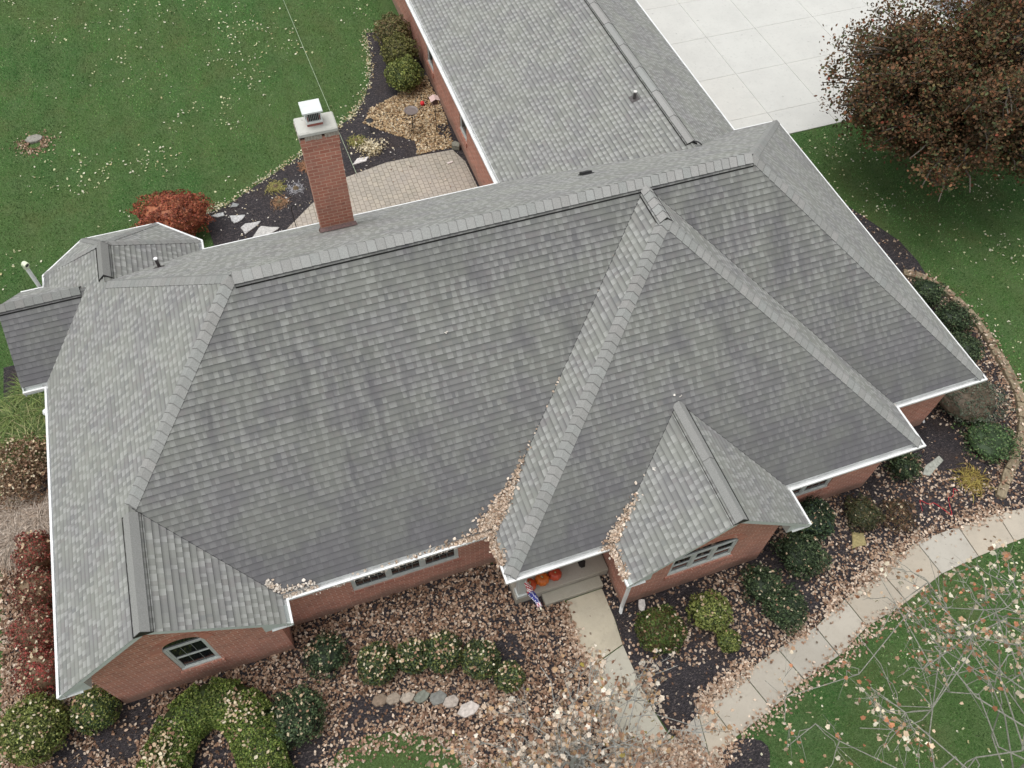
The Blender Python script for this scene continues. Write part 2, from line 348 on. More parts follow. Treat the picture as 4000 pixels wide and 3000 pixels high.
house = thing('brick_house', 'long single storey red brick house under a grey shingled hip roof', 'house', (0, 0, 0))
SLOT = {'front': 0, 'side': 1, 'dirty': 2}
roof = MB(); ex = .143
for (a, b, c, mk), pc in roof_pieces():
    g = math.hypot(a, b); sn = g/math.sqrt(1+g*g); nrm = Vector((-a, -b, 1)).normalized()
    hx, hy_ = -b/g, a/g                     # along-eave direction
    V = lambda p: (a*p[0]+b*p[1]+c)/sn
    lift = {'front': 0., 'side': .0, 'dirty': .0}[mk]
    vs = [V(p) for p in pc]
    for k in range(int(min(vs)//ex), int(max(vs)//ex)+1):
        q = clip(clip(pc, a/sn, b/sn, c/sn-k*ex), -a/sn, -b/sn, -(c/sn)+(k+1)*ex)
        if area(q) < 1e-6: continue
        if (q[1][0]-q[0][0])*(q[2][1]-q[0][1])-(q[1][1]-q[0][1])*(q[2][0]-q[0][0]) < 0: q = q[::-1]
        def P3(p, o=None):
            t = V(p)/ex-k; t = min(max(t, 0), 1); off = .012*(1-t)+.001 if o is None else o
            return Vector((p[0], p[1], EZ+a*p[0]+b*p[1]+c))+nrm*off
        UV = lambda p: (p[0]*hx+p[1]*hy_+c*3.3, min(max(V(p), k*ex+1e-4), (k+1)*ex-1e-4))
        roof.poly([P3(p) for p in q], [UV(p) for p in q], SLOT[mk])
        for i in range(len(q)):
            p0, p1 = q[i], q[(i+1) % len(q)]
            if abs(V(p0)-k*ex) < 1e-5 and abs(V(p1)-k*ex) < 1e-5:
                roof.poly([P3(p0, -.002), P3(p1, -.002), P3(p1), P3(p0)], [(UV(p0)[0], k*ex+.141)]*4, SLOT[mk])
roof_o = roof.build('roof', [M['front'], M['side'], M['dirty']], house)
roof_o['label'] = 'grey architectural shingle roof with dark weather streaks'

# ridge and hip caps ------------------------------------------------------------
def caps(p0, p1, vent=False, w=.15, tone=1., piece=.2, over=.0):
    """caps along the line p0 (low) -> p1 (high); conform to the roof either side"""
    p0, p1 = Vector(p0), Vector(p1); d = p1-p0; L = d.length; t = d.normalized()
    sx = Vector((t.y, -t.x, 0)).normalized()
    mb = MB(); n = max(1, int(L/piece)); bmid = p0+d*.5
    def slope(sg_):                          # drop of the roof at distance w to one side
        q = bmid+sx*sg_*w; z = roof_z(q.x, q.y)
        if z < 0: q = bmid+sx*sg_*w*.5; return (bmid.z-roof_z(q.x, q.y))*2 if roof_z(q.x, q.y) > 0 else .1
        return bmid.z-z
    dl, dr = slope(-1), slope(1); up = .055 if vent else .018
    rr = np.random.default_rng(int(abs(p0.x*100+p0.y*37)))
    for i in range(n):
        a = p0+t*(L*i/n-.01); b = p0+t*(L*(i+1)/n)
        v = .275*tone*(.93+.13*rr.random()); hue = rr.random()*.012; col = (v-.008+hue, v, v-.010)
        def ring(p, e):
            return [p+sx*-w+Vector((0,0,up-dl+e)), p+sx*(-w*.35)+Vector((0,0,up-dl*.35+e+.008)), p+Vector((0,0,up+e+.012)), p+sx*(w*.35)+Vector((0,0,up-dr*.35+e+.008)), p+sx*w+Vector((0,0,up-dr+e))]
        A, B = ring(a, .012), ring(b, .0); lo = [x-Vector((0,0,.02)) for x in A]
        for j in range(4):
            mb.poly([A[j], A[j+1], B[j+1], B[j]], None, 0, col); mb.poly([lo[j], lo[j+1], A[j+1], A[j]], None, 0, (.05, .05, .05)); mb.poly([A[j], A[j+1], A[j+1]+t*.014+Vector((0,0,.002)), A[j]+t*.014+Vector((0,0,.002))], None, 0, (v*.74, v*.74, v*.72))
        for j in (0, 4):
            e0, e1 = A[j]-Vector((0,0,.012)), B[j]-Vector((0,0,.012)); mb.poly([e0, e1, B[j], A[j]], None, 0, (.1, .1, .1))
    o = mb.build('ridge_cap', M['cap'], roof_o)
    if vent:
        m2 = MB(); ww = w+.04
        for sg_, dd in ((-1, dl), (1, dr)):
            q0, q1 = p0+sx*sg_*ww, p1+sx*sg_*ww; k = dd*ww/w
            m2.poly([q0+Vector((0,0,-k-.01)), q1+Vector((0,0,-k-.01)), q1+Vector((0,0,-k+.052)), q0+Vector((0,0,-k+.052))])
        for q in (p0, p1):
            m2.poly([q+sx*-ww+Vector((0,0,-dl*ww/w)), q+sx*ww+Vector((0,0,-dr*ww/w)), q+sx*ww+Vector((0,0,-dr*ww/w+.045)), q+Vector((0,0,.05)), q+sx*-ww+Vector((0,0,-dl*ww/w+.045))])
        m2.build('ridge_vent', M['black'], roof_o)
Z = lambda x, y, z: (x, y, EZ+z)
hipf = lambda x: (x, x*ym/R0x, sW*x)
caps(Z(R0x+.06, ym, H), Z(R1x-.06, ym, H), True, .17, 1.18)
caps(Z(*hipf(2.3)), Z(R0x, ym, H), False, .15, 1.0)
caps(Z(bm_+.1, YB-(YB-ym)*(bm_+.1)/R0x, sW*(bm_+.1)), Z(R0x, ym, H), False, .15, .95)
caps(Z(XR-.12, .12*s/s, sE*.12), Z(R1x, ym, H), False, .15, .95)
caps(Z(XR-.12, YB-.12, sE*.12), Z(R1x, ym, H), False, .13, 1.08)
caps(Z(gx, gy+.0, gz), Z(gx, 2.05, gz), True, .15, .92, 1.3)
caps(Z(px0+.12, py+.12, sc*.12), Z(pm, py+cov, zp), False, .155, .98)
caps(Z(px1-.12, py+.12, sc*.12), Z(pm, py+cov, zp), False, .155, .98)
caps(Z(pm, py+cov-.05, zp), Z(pm, 5.15, zp), True, .14, 1.1)
caps(Z(hm, hy, hz), Z(hm, py+hz/sp-.02, hz), True, .14, .95, 1.5)
caps(Z(wxr, 8.95, wz), Z(wxr, YG, wz), True, .15, 1.05, 1.2)
caps(Z(bm_, 8.85, bz), Z(bm_, bay, bz), True, .14, .8, 1.3)
for q in ((b1x+.05, by-.1), (b2x-.05, by-.1), (bx1-.1, by2-.05), (bx0+.1, by2-.05)):
    caps(Z(q[0], q[1], .08), Z(bm_, bay, bz), False, .11, .9)
caps(Z(tx, ty, tz), Z(1.45, ty, tz), True, .14, .8)
def valley(p0, p1):
    mb = MB(); P = []
    for k in range(9):
        x, y = p0[0]+(p1[0]-p0[0])*k/8, p0[1]+(p1[1]-p0[1])*k/8; P.append((x, y, roof_z(x, y)+.006))
    mb.tube(P, .011, 4, col=(.05, .05, .052)); mb.build('valley_line', M['cap'], roof_o)
vc = s/sc
valley((px0+vc*.15, .15), (px0+vc*5.1, 5.1)); valley((px1-vc*.15, .15), (px1-vc*5.1, 5.1))
vd = sp/sh
valley((hx0+vd*.15, py+.15), (hx0+vd*2.14, py+2.14)); valley((hx1-vd*.15, py+.15), (hx1-vd*2.14, py+2.14))
valley((gxr-s/sg*.15, .15), (gx+.05, (gxr-gx-.05)*sg/s))
# end curl of flashing on the garage ridge vent
mb = MB(); mb.tube([Z(wxr+.02, 8.95, wz+.07), Z(wxr+.16, 8.88, wz+.05), Z(wxr+.3, 8.93, wz-.1), Z(wxr+.38, 8.98, wz-.2)], .02, 6)
mb.build('vent_end', M['black'], roof_o)

# gutters, soffit ----------------------------------------------------------------
def sweep(path, prof, name, m, parent, cap=True):
    mb = MB(); n = len(path); dirs = [(Vector(path[i+1])-Vector(path[i])).normalized() for i in range(n-1)]
    nor = [Vector((d.y, -d.x)) for d in dirs]    # outward = right of travel
    rings = []
    for i in range(n):
        if i == 0: m_ = nor[0]
        elif i == n-1: m_ = nor[-1]
        else:
            m_ = nor[i-1]+nor[i]; m_ = m_/(m_.dot(nor[i]))
        rings.append([(path[i][0]+m_.x*u, path[i][1]+m_.y*u, EZ+z) for u, z in prof])
    k = len(prof)
    for i in range(n-1):
        for j in range(k):
            j2 = (j+1) % k; mb.poly([rings[i][j], rings[i+1][j], rings[i+1][j2], rings[i][j2]])
    if cap: mb.poly(rings[0]); mb.poly(rings[-1][::-1])
    return mb.build(name, m, parent)
GP = [(-.14,.06),(-.14,-.12),(-.05,-.12),(.01,-.05),(.01,.02),(-.04,.02),(-.04,.012),(-.002,.012),(-.002,-.046),(-.055,-.09),(-.128,-.09),(-.128,.06)]
PATHS = [[(gxr, gy), (gxr, 0), (px0, 0), (px0, py), (hx0, py), (hx0, hy)],
         [(hx1, hy), (hx1, py), (px1, py), (px1, 0), (XR, 0), (XR, YB), (wx1, YB), (wx1, YG)],
         [(tx, tye), (0, tye), (0, gy)],
         [(wx0, YG), (wx0, YB), (bx1, YB), (bx1, by2), (b2x, by), (b1x, by), (bx0, by2), (bx0, tyb), (tx, tyb)]]
for p in PATHS:
    sweep(p, GP, 'gutter', M['white'], house)
    sweep(p, [(-.46,-.10),(-.142,-.10),(-.142,-.118),(-.46,-.118)], 'soffit', M['soffit'], house)
# gable trim: rake boards, sloping soffits and boxed returns
def rake(pts, depth, axis, name='rake_board'):
    """pts: roofline (u,z) low-high-low ; axis 'y' -> board plane at y=depth0"""
    y0, y1 = depth; mb = MB()
    def q(u, y, z): return (u, y, EZ+z) if axis == 'y' else (y, u, EZ+z)
    for (u0, z0), (u1, z1) in zip(pts[:-1], pts[1:]):
        sgn = 1 if y1 > y0 else -1; t = .03*sgn
        a, b = -.005, -.15
        for ya, yb in ((y0+t*.2, y0+t*1.2),):
            P = [q(u0,ya,z0+a), q(u1,ya,z1+a), q(u1,ya,z1+b), q(u0,ya,z0+b)]; Q = [q(u0,yb,z0+a), q(u1,yb,z1+a), q(u1,yb,z1+b), q(u0,yb,z0+b)]
            mb.poly(P); mb.poly(Q[::-1])
            for i in range(4): mb.poly([P[i], P[(i+1)%4], Q[(i+1)%4], Q[i]])
        mb.poly([q(u0,y0+t*1.2,z0-.10), q(u1,y0+t*1.2,z1-.10), q(u1,y1,z1-.10), q(u0,y1,z0-.10)])
    mb.build(name, M['trim'], house)
rake([(-.0, 0), (gx, gz), (gxr, 0)], (gy, gy+.45), 'y')
rake([(hx0, 0), (hm, hz), (hx1, 0)], (hy, hy+.45), 'y')
rake([(tye, 0), (ty, tz), (tyb, 0)], (tx, tx+.45), 'x')
def ret(x0, x1, zr, y0, y1, name='cornice_return'):
    """boxed return: triangle under the eave end, x0 = eave side, x1 = inner end"""
    mb = MB(); A = [(x0, EZ-.13), (x1, EZ-.13), (x1, EZ+zr-.16), (x0, EZ-.06)]
    F = [(x, y0+.045, z) for x, z in A]; B = [(x, y1, z) for x, z in A]
    mb.poly(F); mb.poly(B[::-1])
    for i in range(4): mb.poly([F[i], B[i], B[(i+1)%4], F[(i+1)%4]])
    mb.build(name, M['trim'], house)
ret(.02, .62, .62*sW, gy, gy+.46); ret(gxr-.02, gxr-.60, .60*sg, gy, gy+.46)
ret(hx0+.02, hx0+.60, .60*sh, hy, hy+.46); ret(hx1-.02, hx1-.60, .60*sh, hy, hy+.46)

# walls ---------------------------------------------------------------------------
from mathutils.geometry import tessellate_polygon
def wall_face(mb, A, B, outer, holes=(), z0=0., reveal=.10, rmb=None):
    """vertical face from A to B (2D, outside on the right); outer/holes in (u,z)"""
    A, B = Vector(A), Vector(B); d = (B-A).normalized(); nin = Vector((-d.y, d.x)); Lw = A.x*1.7+A.y*.9
    bm = bmesh.new(); edges = []
    for loop in [outer]+list(holes):
        vs = [bm.verts.new((u, z, 0)) for u, z in loop]
        edges += [bm.edges.new((vs[i], vs[(i+1) % len(vs)])) for i in range(len(vs))]
    r = bmesh.ops.triangle_fill(bm, use_beauty=True, use_dissolve=False, edges=edges, normal=(0, 0, 1))
    w = lambda u, z, dd=0.: (A.x+d.x*u+nin.x*dd, A.y+d.y*u+nin.y*dd, z)
    for f in bm.faces: mb.poly([w(v.co.x, v.co.y) for v in f.verts], [(v.co.x+Lw, v.co.y) for v in f.verts])
    bm.free()
    for h in holes:
        for i in range(len(h)):
            p, q = h[i], h[(i+1) % len(h)]
            mb.poly([w(*p), w(*q), w(*q, reveal), w(*p, reveal)], [(0, p[0]*.1), (math.dist(p, q), 0), (math.dist(p, q), reveal), (0, reveal)] if abs(p[0]-q[0]) > .01 else [(0, p[1]), (0, q[1]), (reveal, q[1]), (reveal, p[1])])
WT = 2.62
def arch_pts(x0, x1, z0, zs, zt, n=12):
    """opening with a segmental head"""
    c = (x0+x1)/2; hw = (x1-x0)/2; pts = [(x0, z0), (x1, z0)]
    for k in range(n+1):
        a = k/n; x = x1+(x0-x1)*a; pts.append((x, zs+(zt-zs)*math.sqrt(max(0, 1-((x-c)/hw)**2))**1.0))
    return pts
wb = MB(); OUT = [(.41,-.13),(4.34,-.13),(4.34,.413),(12.24,.413),(12.24,-1.70),(16.06,-1.70),(16.06,-.77),(19.86,-.77),(19.86,.413),(22.6,.413),(22.6,10.56),(21.01,10.56),(21.01,29.6),(13.55,29.6),(13.55,10.56),(3.98,10.56),(3.98,11.16),(3.10,12.02),(1.31,12.02),(.46,11.16),(.46,10.48),(-.1,10.48),(-.1,7.8),(.41,7.8)]
gable_hole = arch_pts(1.97-.41, 2.85-.41, .93, 2.33, 2.74)
main_hole = [(6.05-4.34, 1.0), (8.67-4.34, 1.0), (8.67-4.34, 2.35), (6.05-4.34, 2.35)]
d_hole = arch_pts(13.28-12.24, 15.02-12.24, 1.10, 1.98, 2.42)
c_hole = [(.75, .9), (2.35, .9), (2.35, 2.2), (.75, 2.2)]
for i in range(len(OUT)):
    A, B = OUT[i], OUT[(i+1) % len(OUT)]; L = math.dist(A, B); out = [(0, 0), (L, 0), (L, WT), (0, WT)]; holes = []
    if i == 0: out = [(0, 0), (L, 0), (L, EZ+sg*(gxr-4.34)-.08), (gx-.41, EZ+gz-.08), (0, EZ+sW*.41-.08)]; holes = [gable_hole]
    if i == 2: holes = [main_hole, [(10.55-4.34, .36), (11.5-4.34, .36), (11.5-4.34, 2.42), (10.55-4.34, 2.42)]]
    if i == 4: out = [(0, 0), (L, 0), (L, EZ+sh*(hx1-16.06)-.08), (hm-12.24, EZ+hz-.08), (0, EZ+sh*(12.24-hx0)-.08)]; holes = [d_hole]
    if i == 6: holes = [c_hole]
    if i == 12: out = [(0, 0), (L, 0), (L, EZ+sw*(13.55-wx0)-.08), (21.01-wxr, EZ+wz-.08), (0, EZ+swe*(wx1-21.01)-.08)]
    if i == 13: holes = [[(29.6-b_, z0), (29.6-a_, z0), (29.6-a_, z1), (29.6-b_, z1)] for a_, b_, z0, z1 in ((19.5, 20.3, .8, 2.2), (15.28, 16.1, .8, 2.2))]
    if i == 21: out = [(0, 0), (L, 0), (L, WT), (L/2, EZ+tz-.12), (0, WT)]
    wall_face(wb, A, B, out, holes)
wb.build('wall', M['brick'], house)

# windows --------------------------------------------------------------------------
def window(A, ang, x0, x1, z0, z1, panes=1, arch=None, cols=3, rail=True, rows=2, label=None):
    """A wall origin, ang wall direction; unit sits 9 cm behind the face"""
    Mx = Matrix.Translation(Vector((A[0], A[1], 0))) @ Matrix.Rotation(ang, 4, 'Z')
    f = MB(); g = MB(); gr = MB(); y = .028; ft = .06
    def bx(m, a, b): m.box(a, b, M=Mx)
    bx(f, (x0, y-.02, z0), (x1, y+.05, z0+ft)); bx(f, (x0, y, z1-ft), (x1, y+.05, z1))
    bx(f, (x0, y-.003, z0+ft), (x0+ft, y+.05, z1-ft)); bx(f, (x1-ft, y-.003, z0+ft), (x1, y+.05, z1-ft))
    w = (x1-x0-2*ft)/panes
    for k in range(1, panes): xx = x0+ft+w*k; bx(f, (xx-.042, y-.006, z0+ft), (xx+.042, y+.05, z1-ft))
    for k in range(panes):
        a = x0+ft+w*k+(.042 if k else 0); b = x0+ft+w*(k+1)-(.042 if k < panes-1 else 0); zz0, zz1 = z0+ft, z1-ft
        st = .035
        for (p, q) in (((a, y+.01, zz0), (b, y+.04, zz0+st)), ((a, y+.01, zz1-st), (b, y+.04, zz1)), ((a, y+.01, zz0+st), (a+st, y+.04, zz1-st)), ((b-st, y+.01, zz0+st), (b, y+.04, zz1-st))): bx(f, p, q)
        if rail: zm = (zz0+zz1)/2; bx(f, (a+st, y+.008, zm-.02), (b-st, y+.038, zm+.02))
        bx(g, (a+st, y+.03, zz0+st), (b-st, y+.036, zz1-st))
        for c_ in range(1, cols): xx = a+st+(b-a-2*st)*c_/cols; bx(gr, (xx-.005, y+.024, zz0+st), (xx+.005, y+.0295, zz1-st))
        nr = rows*2 if rail else rows
        for c_ in range(1, nr):
            zz = zz0+st+(zz1-zz0-2*st)*c_/nr
            if rail and c_ == rows: continue
            bx(gr, (a+st, y+.0245, zz-.005), (b-st, y+.029, zz+.005))
    if arch:
        pts = [p for p in arch_pts(x0, x1, z1, z1+.001, arch)][2:]
        ring = [tuple(Mx @ Vector((x, y+.03, z))) for x, z in pts]; g.poly(ring)
        inner = [((x-(x0+x1)/2)*.97+(x0+x1)/2, z1+(z-z1)*.93) for x, z in pts]
        for i in range(len(pts)-1):
            f.poly([tuple(Mx @ Vector((pts[i][0], y+.02, pts[i][1]))), tuple(Mx @ Vector((pts[i+1][0], y+.02, pts[i+1][1]))), tuple(Mx @ Vector((inner[i+1][0], y+.02, inner[i+1][1]))), tuple(Mx @ Vector((inner[i][0], y+.02, inner[i][1])))])
    # rowlock brick sill sloping out
    o = thing.__globals__['bpy'].data.objects.new('window', None); C.objects.link(o); o.parent = house
    if label: o['label'] = label
    f.build('frame', M['frame'], o); g.build('glass', M['glass'], o); gr.build('grille', M['grille'], o)
    sl = MB(); n = int((x1-x0+.1)/.075)
    for k in range(n):
        a = x0-.05+(x1-x0+.1)*k/n; sl.box((a+.004, -.045, z0-.20), (a+(x1-x0+.1)/n-.004, y-.02, z0-.012), M=Mx)
    sl.build('brick_sill', M['brick'], o)
    return o
window((.41, -.13), 0, 1.56, 2.44, .93, 2.33, 1, 2.74, 3, True, 1, label='arched gable window with dark glass')
window((4.34, .413), 0, 1.71, 4.33, 1.0, 2.35, 3, None, 4, False, 4, label='three part window under the front eave')
window((12.24, -1.70), 0, 1.04, 2.78, 1.10, 1.98, 3, 2.42, 1, True, 1, label='three part window with arched head')
window((16.06, -.77), 0, .75, 2.35, .9, 2.2, 2, None, 3, False, 3)
for a_, b_ in ((19.5, 20.3), (15.28, 16.1)): window((13.55, 29.6), -math.pi/2, 29.6-b_, 29.6-a_, .8, 2.2, 1, None, 3, True, 1)
# brick arches over the two gable windows: radial soldier bricks slightly proud
def arch_bricks(cx, y, z1, x0, x1, zt, wdt):
    mb = MB(); n = 26; hw = (x1-x0)/2
    for k in range(n):
        a0, a1 = math.pi*(k+.06)/n, math.pi*(k+.94)/n
        P = []
        for a, e in ((a0, 0), (a1, 0), (a1, wdt), (a0, wdt)): P.append((cx+math.cos(a)*(hw+e), z1+math.sin(a)*(zt-z1+e)))
        F = [(x, y-.012, z) for x, z in P]; mb.poly(F, [(k*.21+.05, .02), (k*.21+.05, .05), (k*.21+.15, .05), (k*.21+.15, .02)])
        for i in range(4): mb.poly([F[i], F[(i+1) % 4], (F[(i+1) % 4][0], y, F[(i+1) % 4][2]), (F[i][0], y, F[i][2])], [(.05, .03)]*4)
    mb.build('brick_arch', M['brick'], house)
arch_bricks(2.41, -.13, 2.33, 1.95, 2.87, 2.76, .2); arch_bricks(14.15, -1.70, 1.98, 13.26, 15.04, 2.44, .18)
# front door (deep in the porch)
o = bpy.data.objects.new('door', None); C.objects.link(o); o.parent = house
mb = MB(); mb.box((10.57, .46, .37), (11.48, .50, 2.40), col=(.16, .05, .04))
for zz in (.5, 1.15, 1.75):
    for xx in (10.66, 11.06): mb.box((xx, .452, zz), (xx+.32, .462, zz+.5), col=(.20, .07, .05))
mb.build('door_panel', M['paint'], o)
mb = MB(); mb.tube([(11.40, .45, 1.35), (11.40, .41, 1.35), (11.32, .41, 1.35)], .012, 6, col=(.5, .4, .2)); mb.build('handle', M['paint'], o)
# porch ceiling, beam, column, deck, steps
mb = MB(); mb.box((9.5, -1.0, 2.50), (12.2, -.86, 2.585)); mb.box((9.5, -.86, 2.50), (9.64, .40, 2.585)); mb.build('porch_beam', M['soffit'], house)
mb = MB(); mb.box((9.64, -.86, 2.53), (12.2, .41, 2.55)); mb.build('porch_ceiling', M['soffit'], house)
mb = MB(); mb.box((9.80, -.80, .35), (10.0, -.60, 2.50)); mb.box((9.77, -.83, .352), (10.03, -.57, .50)); mb.box((9.77, -.83, 2.40), (10.03, -.57, 2.498)); mb.build('porch_column', M['frame'], house, bevel=.006)
mb = MB(); mb.box((9.74, -.83, 0), (12.22, .405, .35), col=(.36, .33, .29)); mb.build('porch_deck', M['step'], house, bevel=.012)
mb = MB(); mb.box((10.42, -1.13, 0), (11.98, -.835, .175), col=(.33, .31, .26)); mb.build('porch_step', M['step'], house, bevel=.012)
# downspouts
def downspout(x, y, dx, dy, ztop=EZ-.12):
    mb = MB(); w = .05
    def seg(a, b, hw=.04, hd=.03):
        a, b = Vector(a), Vector(b); t = (b-a).normalized(); sx = Vector((1, 0, 0)) if abs(dy) > 0 else Vector((0, 1, 0)); sy = t.cross(sx).normalized()
        A = [a+sx*i*hw+sy*j*hd for i, j in ((-1,-1),(1,-1),(1,1),(-1,1))]; B = [p+(b-a) for p in A]
        mb.poly(A[::-1]); mb.poly(B)
        for i in range(4): mb.poly([A[i], A[(i+1)%4], B[(i+1)%4], B[i]])
    seg((x+dx, y+dy, ztop), (x, y, ztop-.30)); seg((x, y, ztop-.27), (x, y, .18)); seg((x, y, .2), (x+dx*.2, y+dy*.2-.1, .06))
    mb.build('downspout', M['white'], house)
downspout(12.19, -1.78, -.30, 0); downspout(-.02, -.02, -.0, 0.001) if False else None
downspout(4.42, 10.62, .0, .28); downspout(13.49, 29.3, -.28, 0); downspout(13.49, 10.75, -.28, 0)
downspout(22.66, 10.3, .28, 0); downspout(22.66, .55, .28, 0)
# coach light on the west wall eave
mb = MB(); mb.tube([(-.02, 6.72, 2.60), (-.05, 6.72, 2.68)], [.10, .05], 14); mb.tube([(-.02, 6.72, 2.45), (-.02, 6.72, 2.60)], [.04, .10], 14)
mb.build('eave_lamp', M['white'], house, smooth=True)
# chimney --------------------------------------------------------------------------
ch = bpy.data.objects.new('chimney', None); C.objects.link(ch); ch.parent = house
cx0, cx1, cy0, cy1, cz = 7.637, 8.503, 8.695, 9.235, 7.54
mb = MB()
def ring_wall(x0, x1, y0, y1, z0, z1, top=False):
    P = [(x0,y0),(x1,y0),(x1,y1),(x0,y1)]
    for i in range(4):
        a, b = P[i], P[(i+1) % 4]; u0 = [0, x1-x0, 0, x1-x0][i]; L = math.dist(a, b)
        mb.poly([(a[0],a[1],z0),(b[0],b[1],z0),(b[0],b[1],z1),(a[0],a[1],z1)], [(u0,z0),(u0+L,z0),(u0+L,z1),(u0,z1)])
    if top: mb.poly([(p[0], p[1], z1) for p in P])
    mb.poly([(p[0], p[1], z0) for p in P[::-1]])
ring_wall(cx0, cx1, cy0, cy1, 3.3, 7.20); ring_wall(cx0-.012, cx1+.012, cy0-.012, cy1+.012, 7.20, 7.27); ring_wall(cx0-.024, cx1+.024, cy0-.024, cy1+.024, 7.27, 7.50, True)
mb.build('chimney_stack', M['chimney'], ch)
# crumbling mortar bed under the crown, then the crown slab
mb = MB(); r_ = np.random.default_rng(3)
for side in range(4):
    for k in range(14):
        if r_.random() < .30: continue
        t0 = k/14; w = 1/14*.93; hgt = .02+r_.random()*.06
        if side in (0, 2):
            x = cx0-.03+(cx1-cx0+.06)*t0; yy = cy0-.035-r_.random()*.012 if side == 0 else cy1+.01; mb.box((x, yy, 7.50-hgt*.6), (x+(cx1-cx0+.06)*w, yy+.03, 7.58), col=(.36, .32, .27))
        else:
            yv = cy0-.03+(cy1-cy0+.06)*t0; xx = cx0-.035-r_.random()*.012 if side == 3 else cx1+.01; mb.box((xx, yv, 7.50-hgt*.6), (xx+.03, yv+(cy1-cy0+.06)*w, 7.58), col=(.33, .29, .24))
mb.box((cx0+.03, cy0+.03, 7.50), (cx1-.03, cy1-.03, 7.58), col=(.05, .04, .035))
mb.build('mortar_bed', M['stone'], ch)
mb = MB(); mb.box((cx0-.03, cy0-.05, 7.57), (cx1+.03, cy1+.04, 7.70), col=(.52, .52, .48)); mb.build('crown_slab', M['slab'], ch, bevel=.03)
mb = MB(); mb.box((7.87, 8.85, 7.68), (8.23, 9.13, 7.76), col=(.30, .10, .08)); mb.build('flue_tile', M['paint'], ch)
cp = MB()
for xa, ya in ((7.885, 8.86), (8.215, 8.86), (8.215, 9.12), (7.885, 9.12)): cp.box((xa-.012, ya-.012, 7.765), (xa+.012, ya+.012, 8.12))
cp.box((7.86, 8.84, 7.762), (8.24, 8.856, 7.82)); cp.box((7.86, 9.124, 7.762), (8.24, 9.14, 7.82)); cp.box((7.86, 8.857, 7.762), (7.876, 9.123, 7.82)); cp.box((8.224, 8.857, 7.762), (8.24, 9.123, 7.82))
cp.box((7.80, 8.70, 8.13), (8.27, 9.16, 8.175)); cp.build('flue_cap', M['galv'], ch, bevel=.006)
mb = MB(); mb.box((7.93, 8.90, 7.762), (8.17, 9.08, 8.0)); mb.build('flue', M['black'], ch)
for yy in (8.862, 9.118):
    mb = MB(); mb.box((7.89, yy-.003, 7.82), (8.21, yy+.003, 7.828)); mb.box((7.89, yy-.003, 8.112), (8.21, yy+.003, 8.12))
    for i in range(9): mb.tube([(7.89+.04*i, yy, 7.82), (7.89+.04*i, yy, 8.12)], .003, 4)
    mb.build('spark_mesh', M['galv'], ch)
# base flashing with trapped leaves
mb = MB(); zf = lambda y: EZ+sb*(YB-y)
mb.poly([(cx0-.06, cy0-.11, zf(cy0-.11)+.03), (cx1+.06, cy0-.11, zf(cy0-.11)+.03), (cx1+.04, cy0-.004, zf(cy0)+.17), (cx0-.04, cy0-.004, zf(cy0)+.17)])
for xs, sgn in ((cx0, -1), (cx1, 1)):
    mb.poly([(xs+sgn*.004, cy0, zf(cy0)+.14), (xs+sgn*.004, cy1, zf(cy1)+.14), (xs+sgn*.06, cy1, zf(cy1)+.02), (xs+sgn*.06, cy0, zf(cy0)+.02)])
mb.build('flashing', M['flash'], ch)
# roof penetrations
def vent_pipe(x, y, h, r, m, top=(.6, .6, .6)):
    o = bpy.data.objects.new('vent_pipe', None); C.objects.link(o); o.parent = house; z = roof_z(x, y)
    mb = MB(); mb.tube([(x, y, z-.05), (x, y, z+h)], r, 14); mb.build('pipe', m, o, smooth=False)
    mb = MB(); mb.tube([(x, y, z+h), (x, y, z+h+.03)], r*1.12, 14, col=top); mb.build('rim', M['paint'], o)
    a = 1e-2; gx_ = (roof_z(x+a, y)-z)/a; gy_ = (roof_z(x, y+a)-z)/a
    mb = MB(); mb.poly([(x+i, y+j, z+gx_*i+gy_*j+.02) for i, j in ((-.13,-.15),(.13,-.15),(.13,.15),(-.13,.15))], col=(.1, .1, .1)); mb.build('boot', M['lead'], o)
vent_pipe(3.44, 9.20, .30, .045, M['lead'], (.75, .75, .75)); vent_pipe(17.84, 11.57, .24, .05, M['lead'], (.62, .60, .58))
x, y = 14.91, 8.40; z = roof_z(x, y); Mx = Matrix.Translation((x, y, z+.0)) @ Matrix.Rotation(-math.atan(sb), 4, 'X')
mb = MB(); mb.box((-.14, -.14, .0), (.14, .14, .09), M=Mx); mb.box((-.18, -.2, .005), (.18, .18, .03), M=Mx); mb.build('box_vent', M['black'], house, bevel=.012)
# white pvc pipe standing at the rear left corner
mb = MB(); mb.tube([(-.06, 11.0, 1.9), (-.06, 11.0, 3.42)], .055, 14, col=(.78, .80, .78)); mb.tube([(-.06, 11.0, 3.42), (-.055, 10.98, 3.56), (-.02, 10.93, 3.63), (.04, 10.86, 3.61)], .075, 14, col=(.68, .74, .55))
mb.tube([(.041, 10.859, 3.609), (.045, 10.855, 3.607)], .05, 12, col=(.02, .02, .02)); mb.build('exhaust_pipe', M['paint'], house, smooth=False)

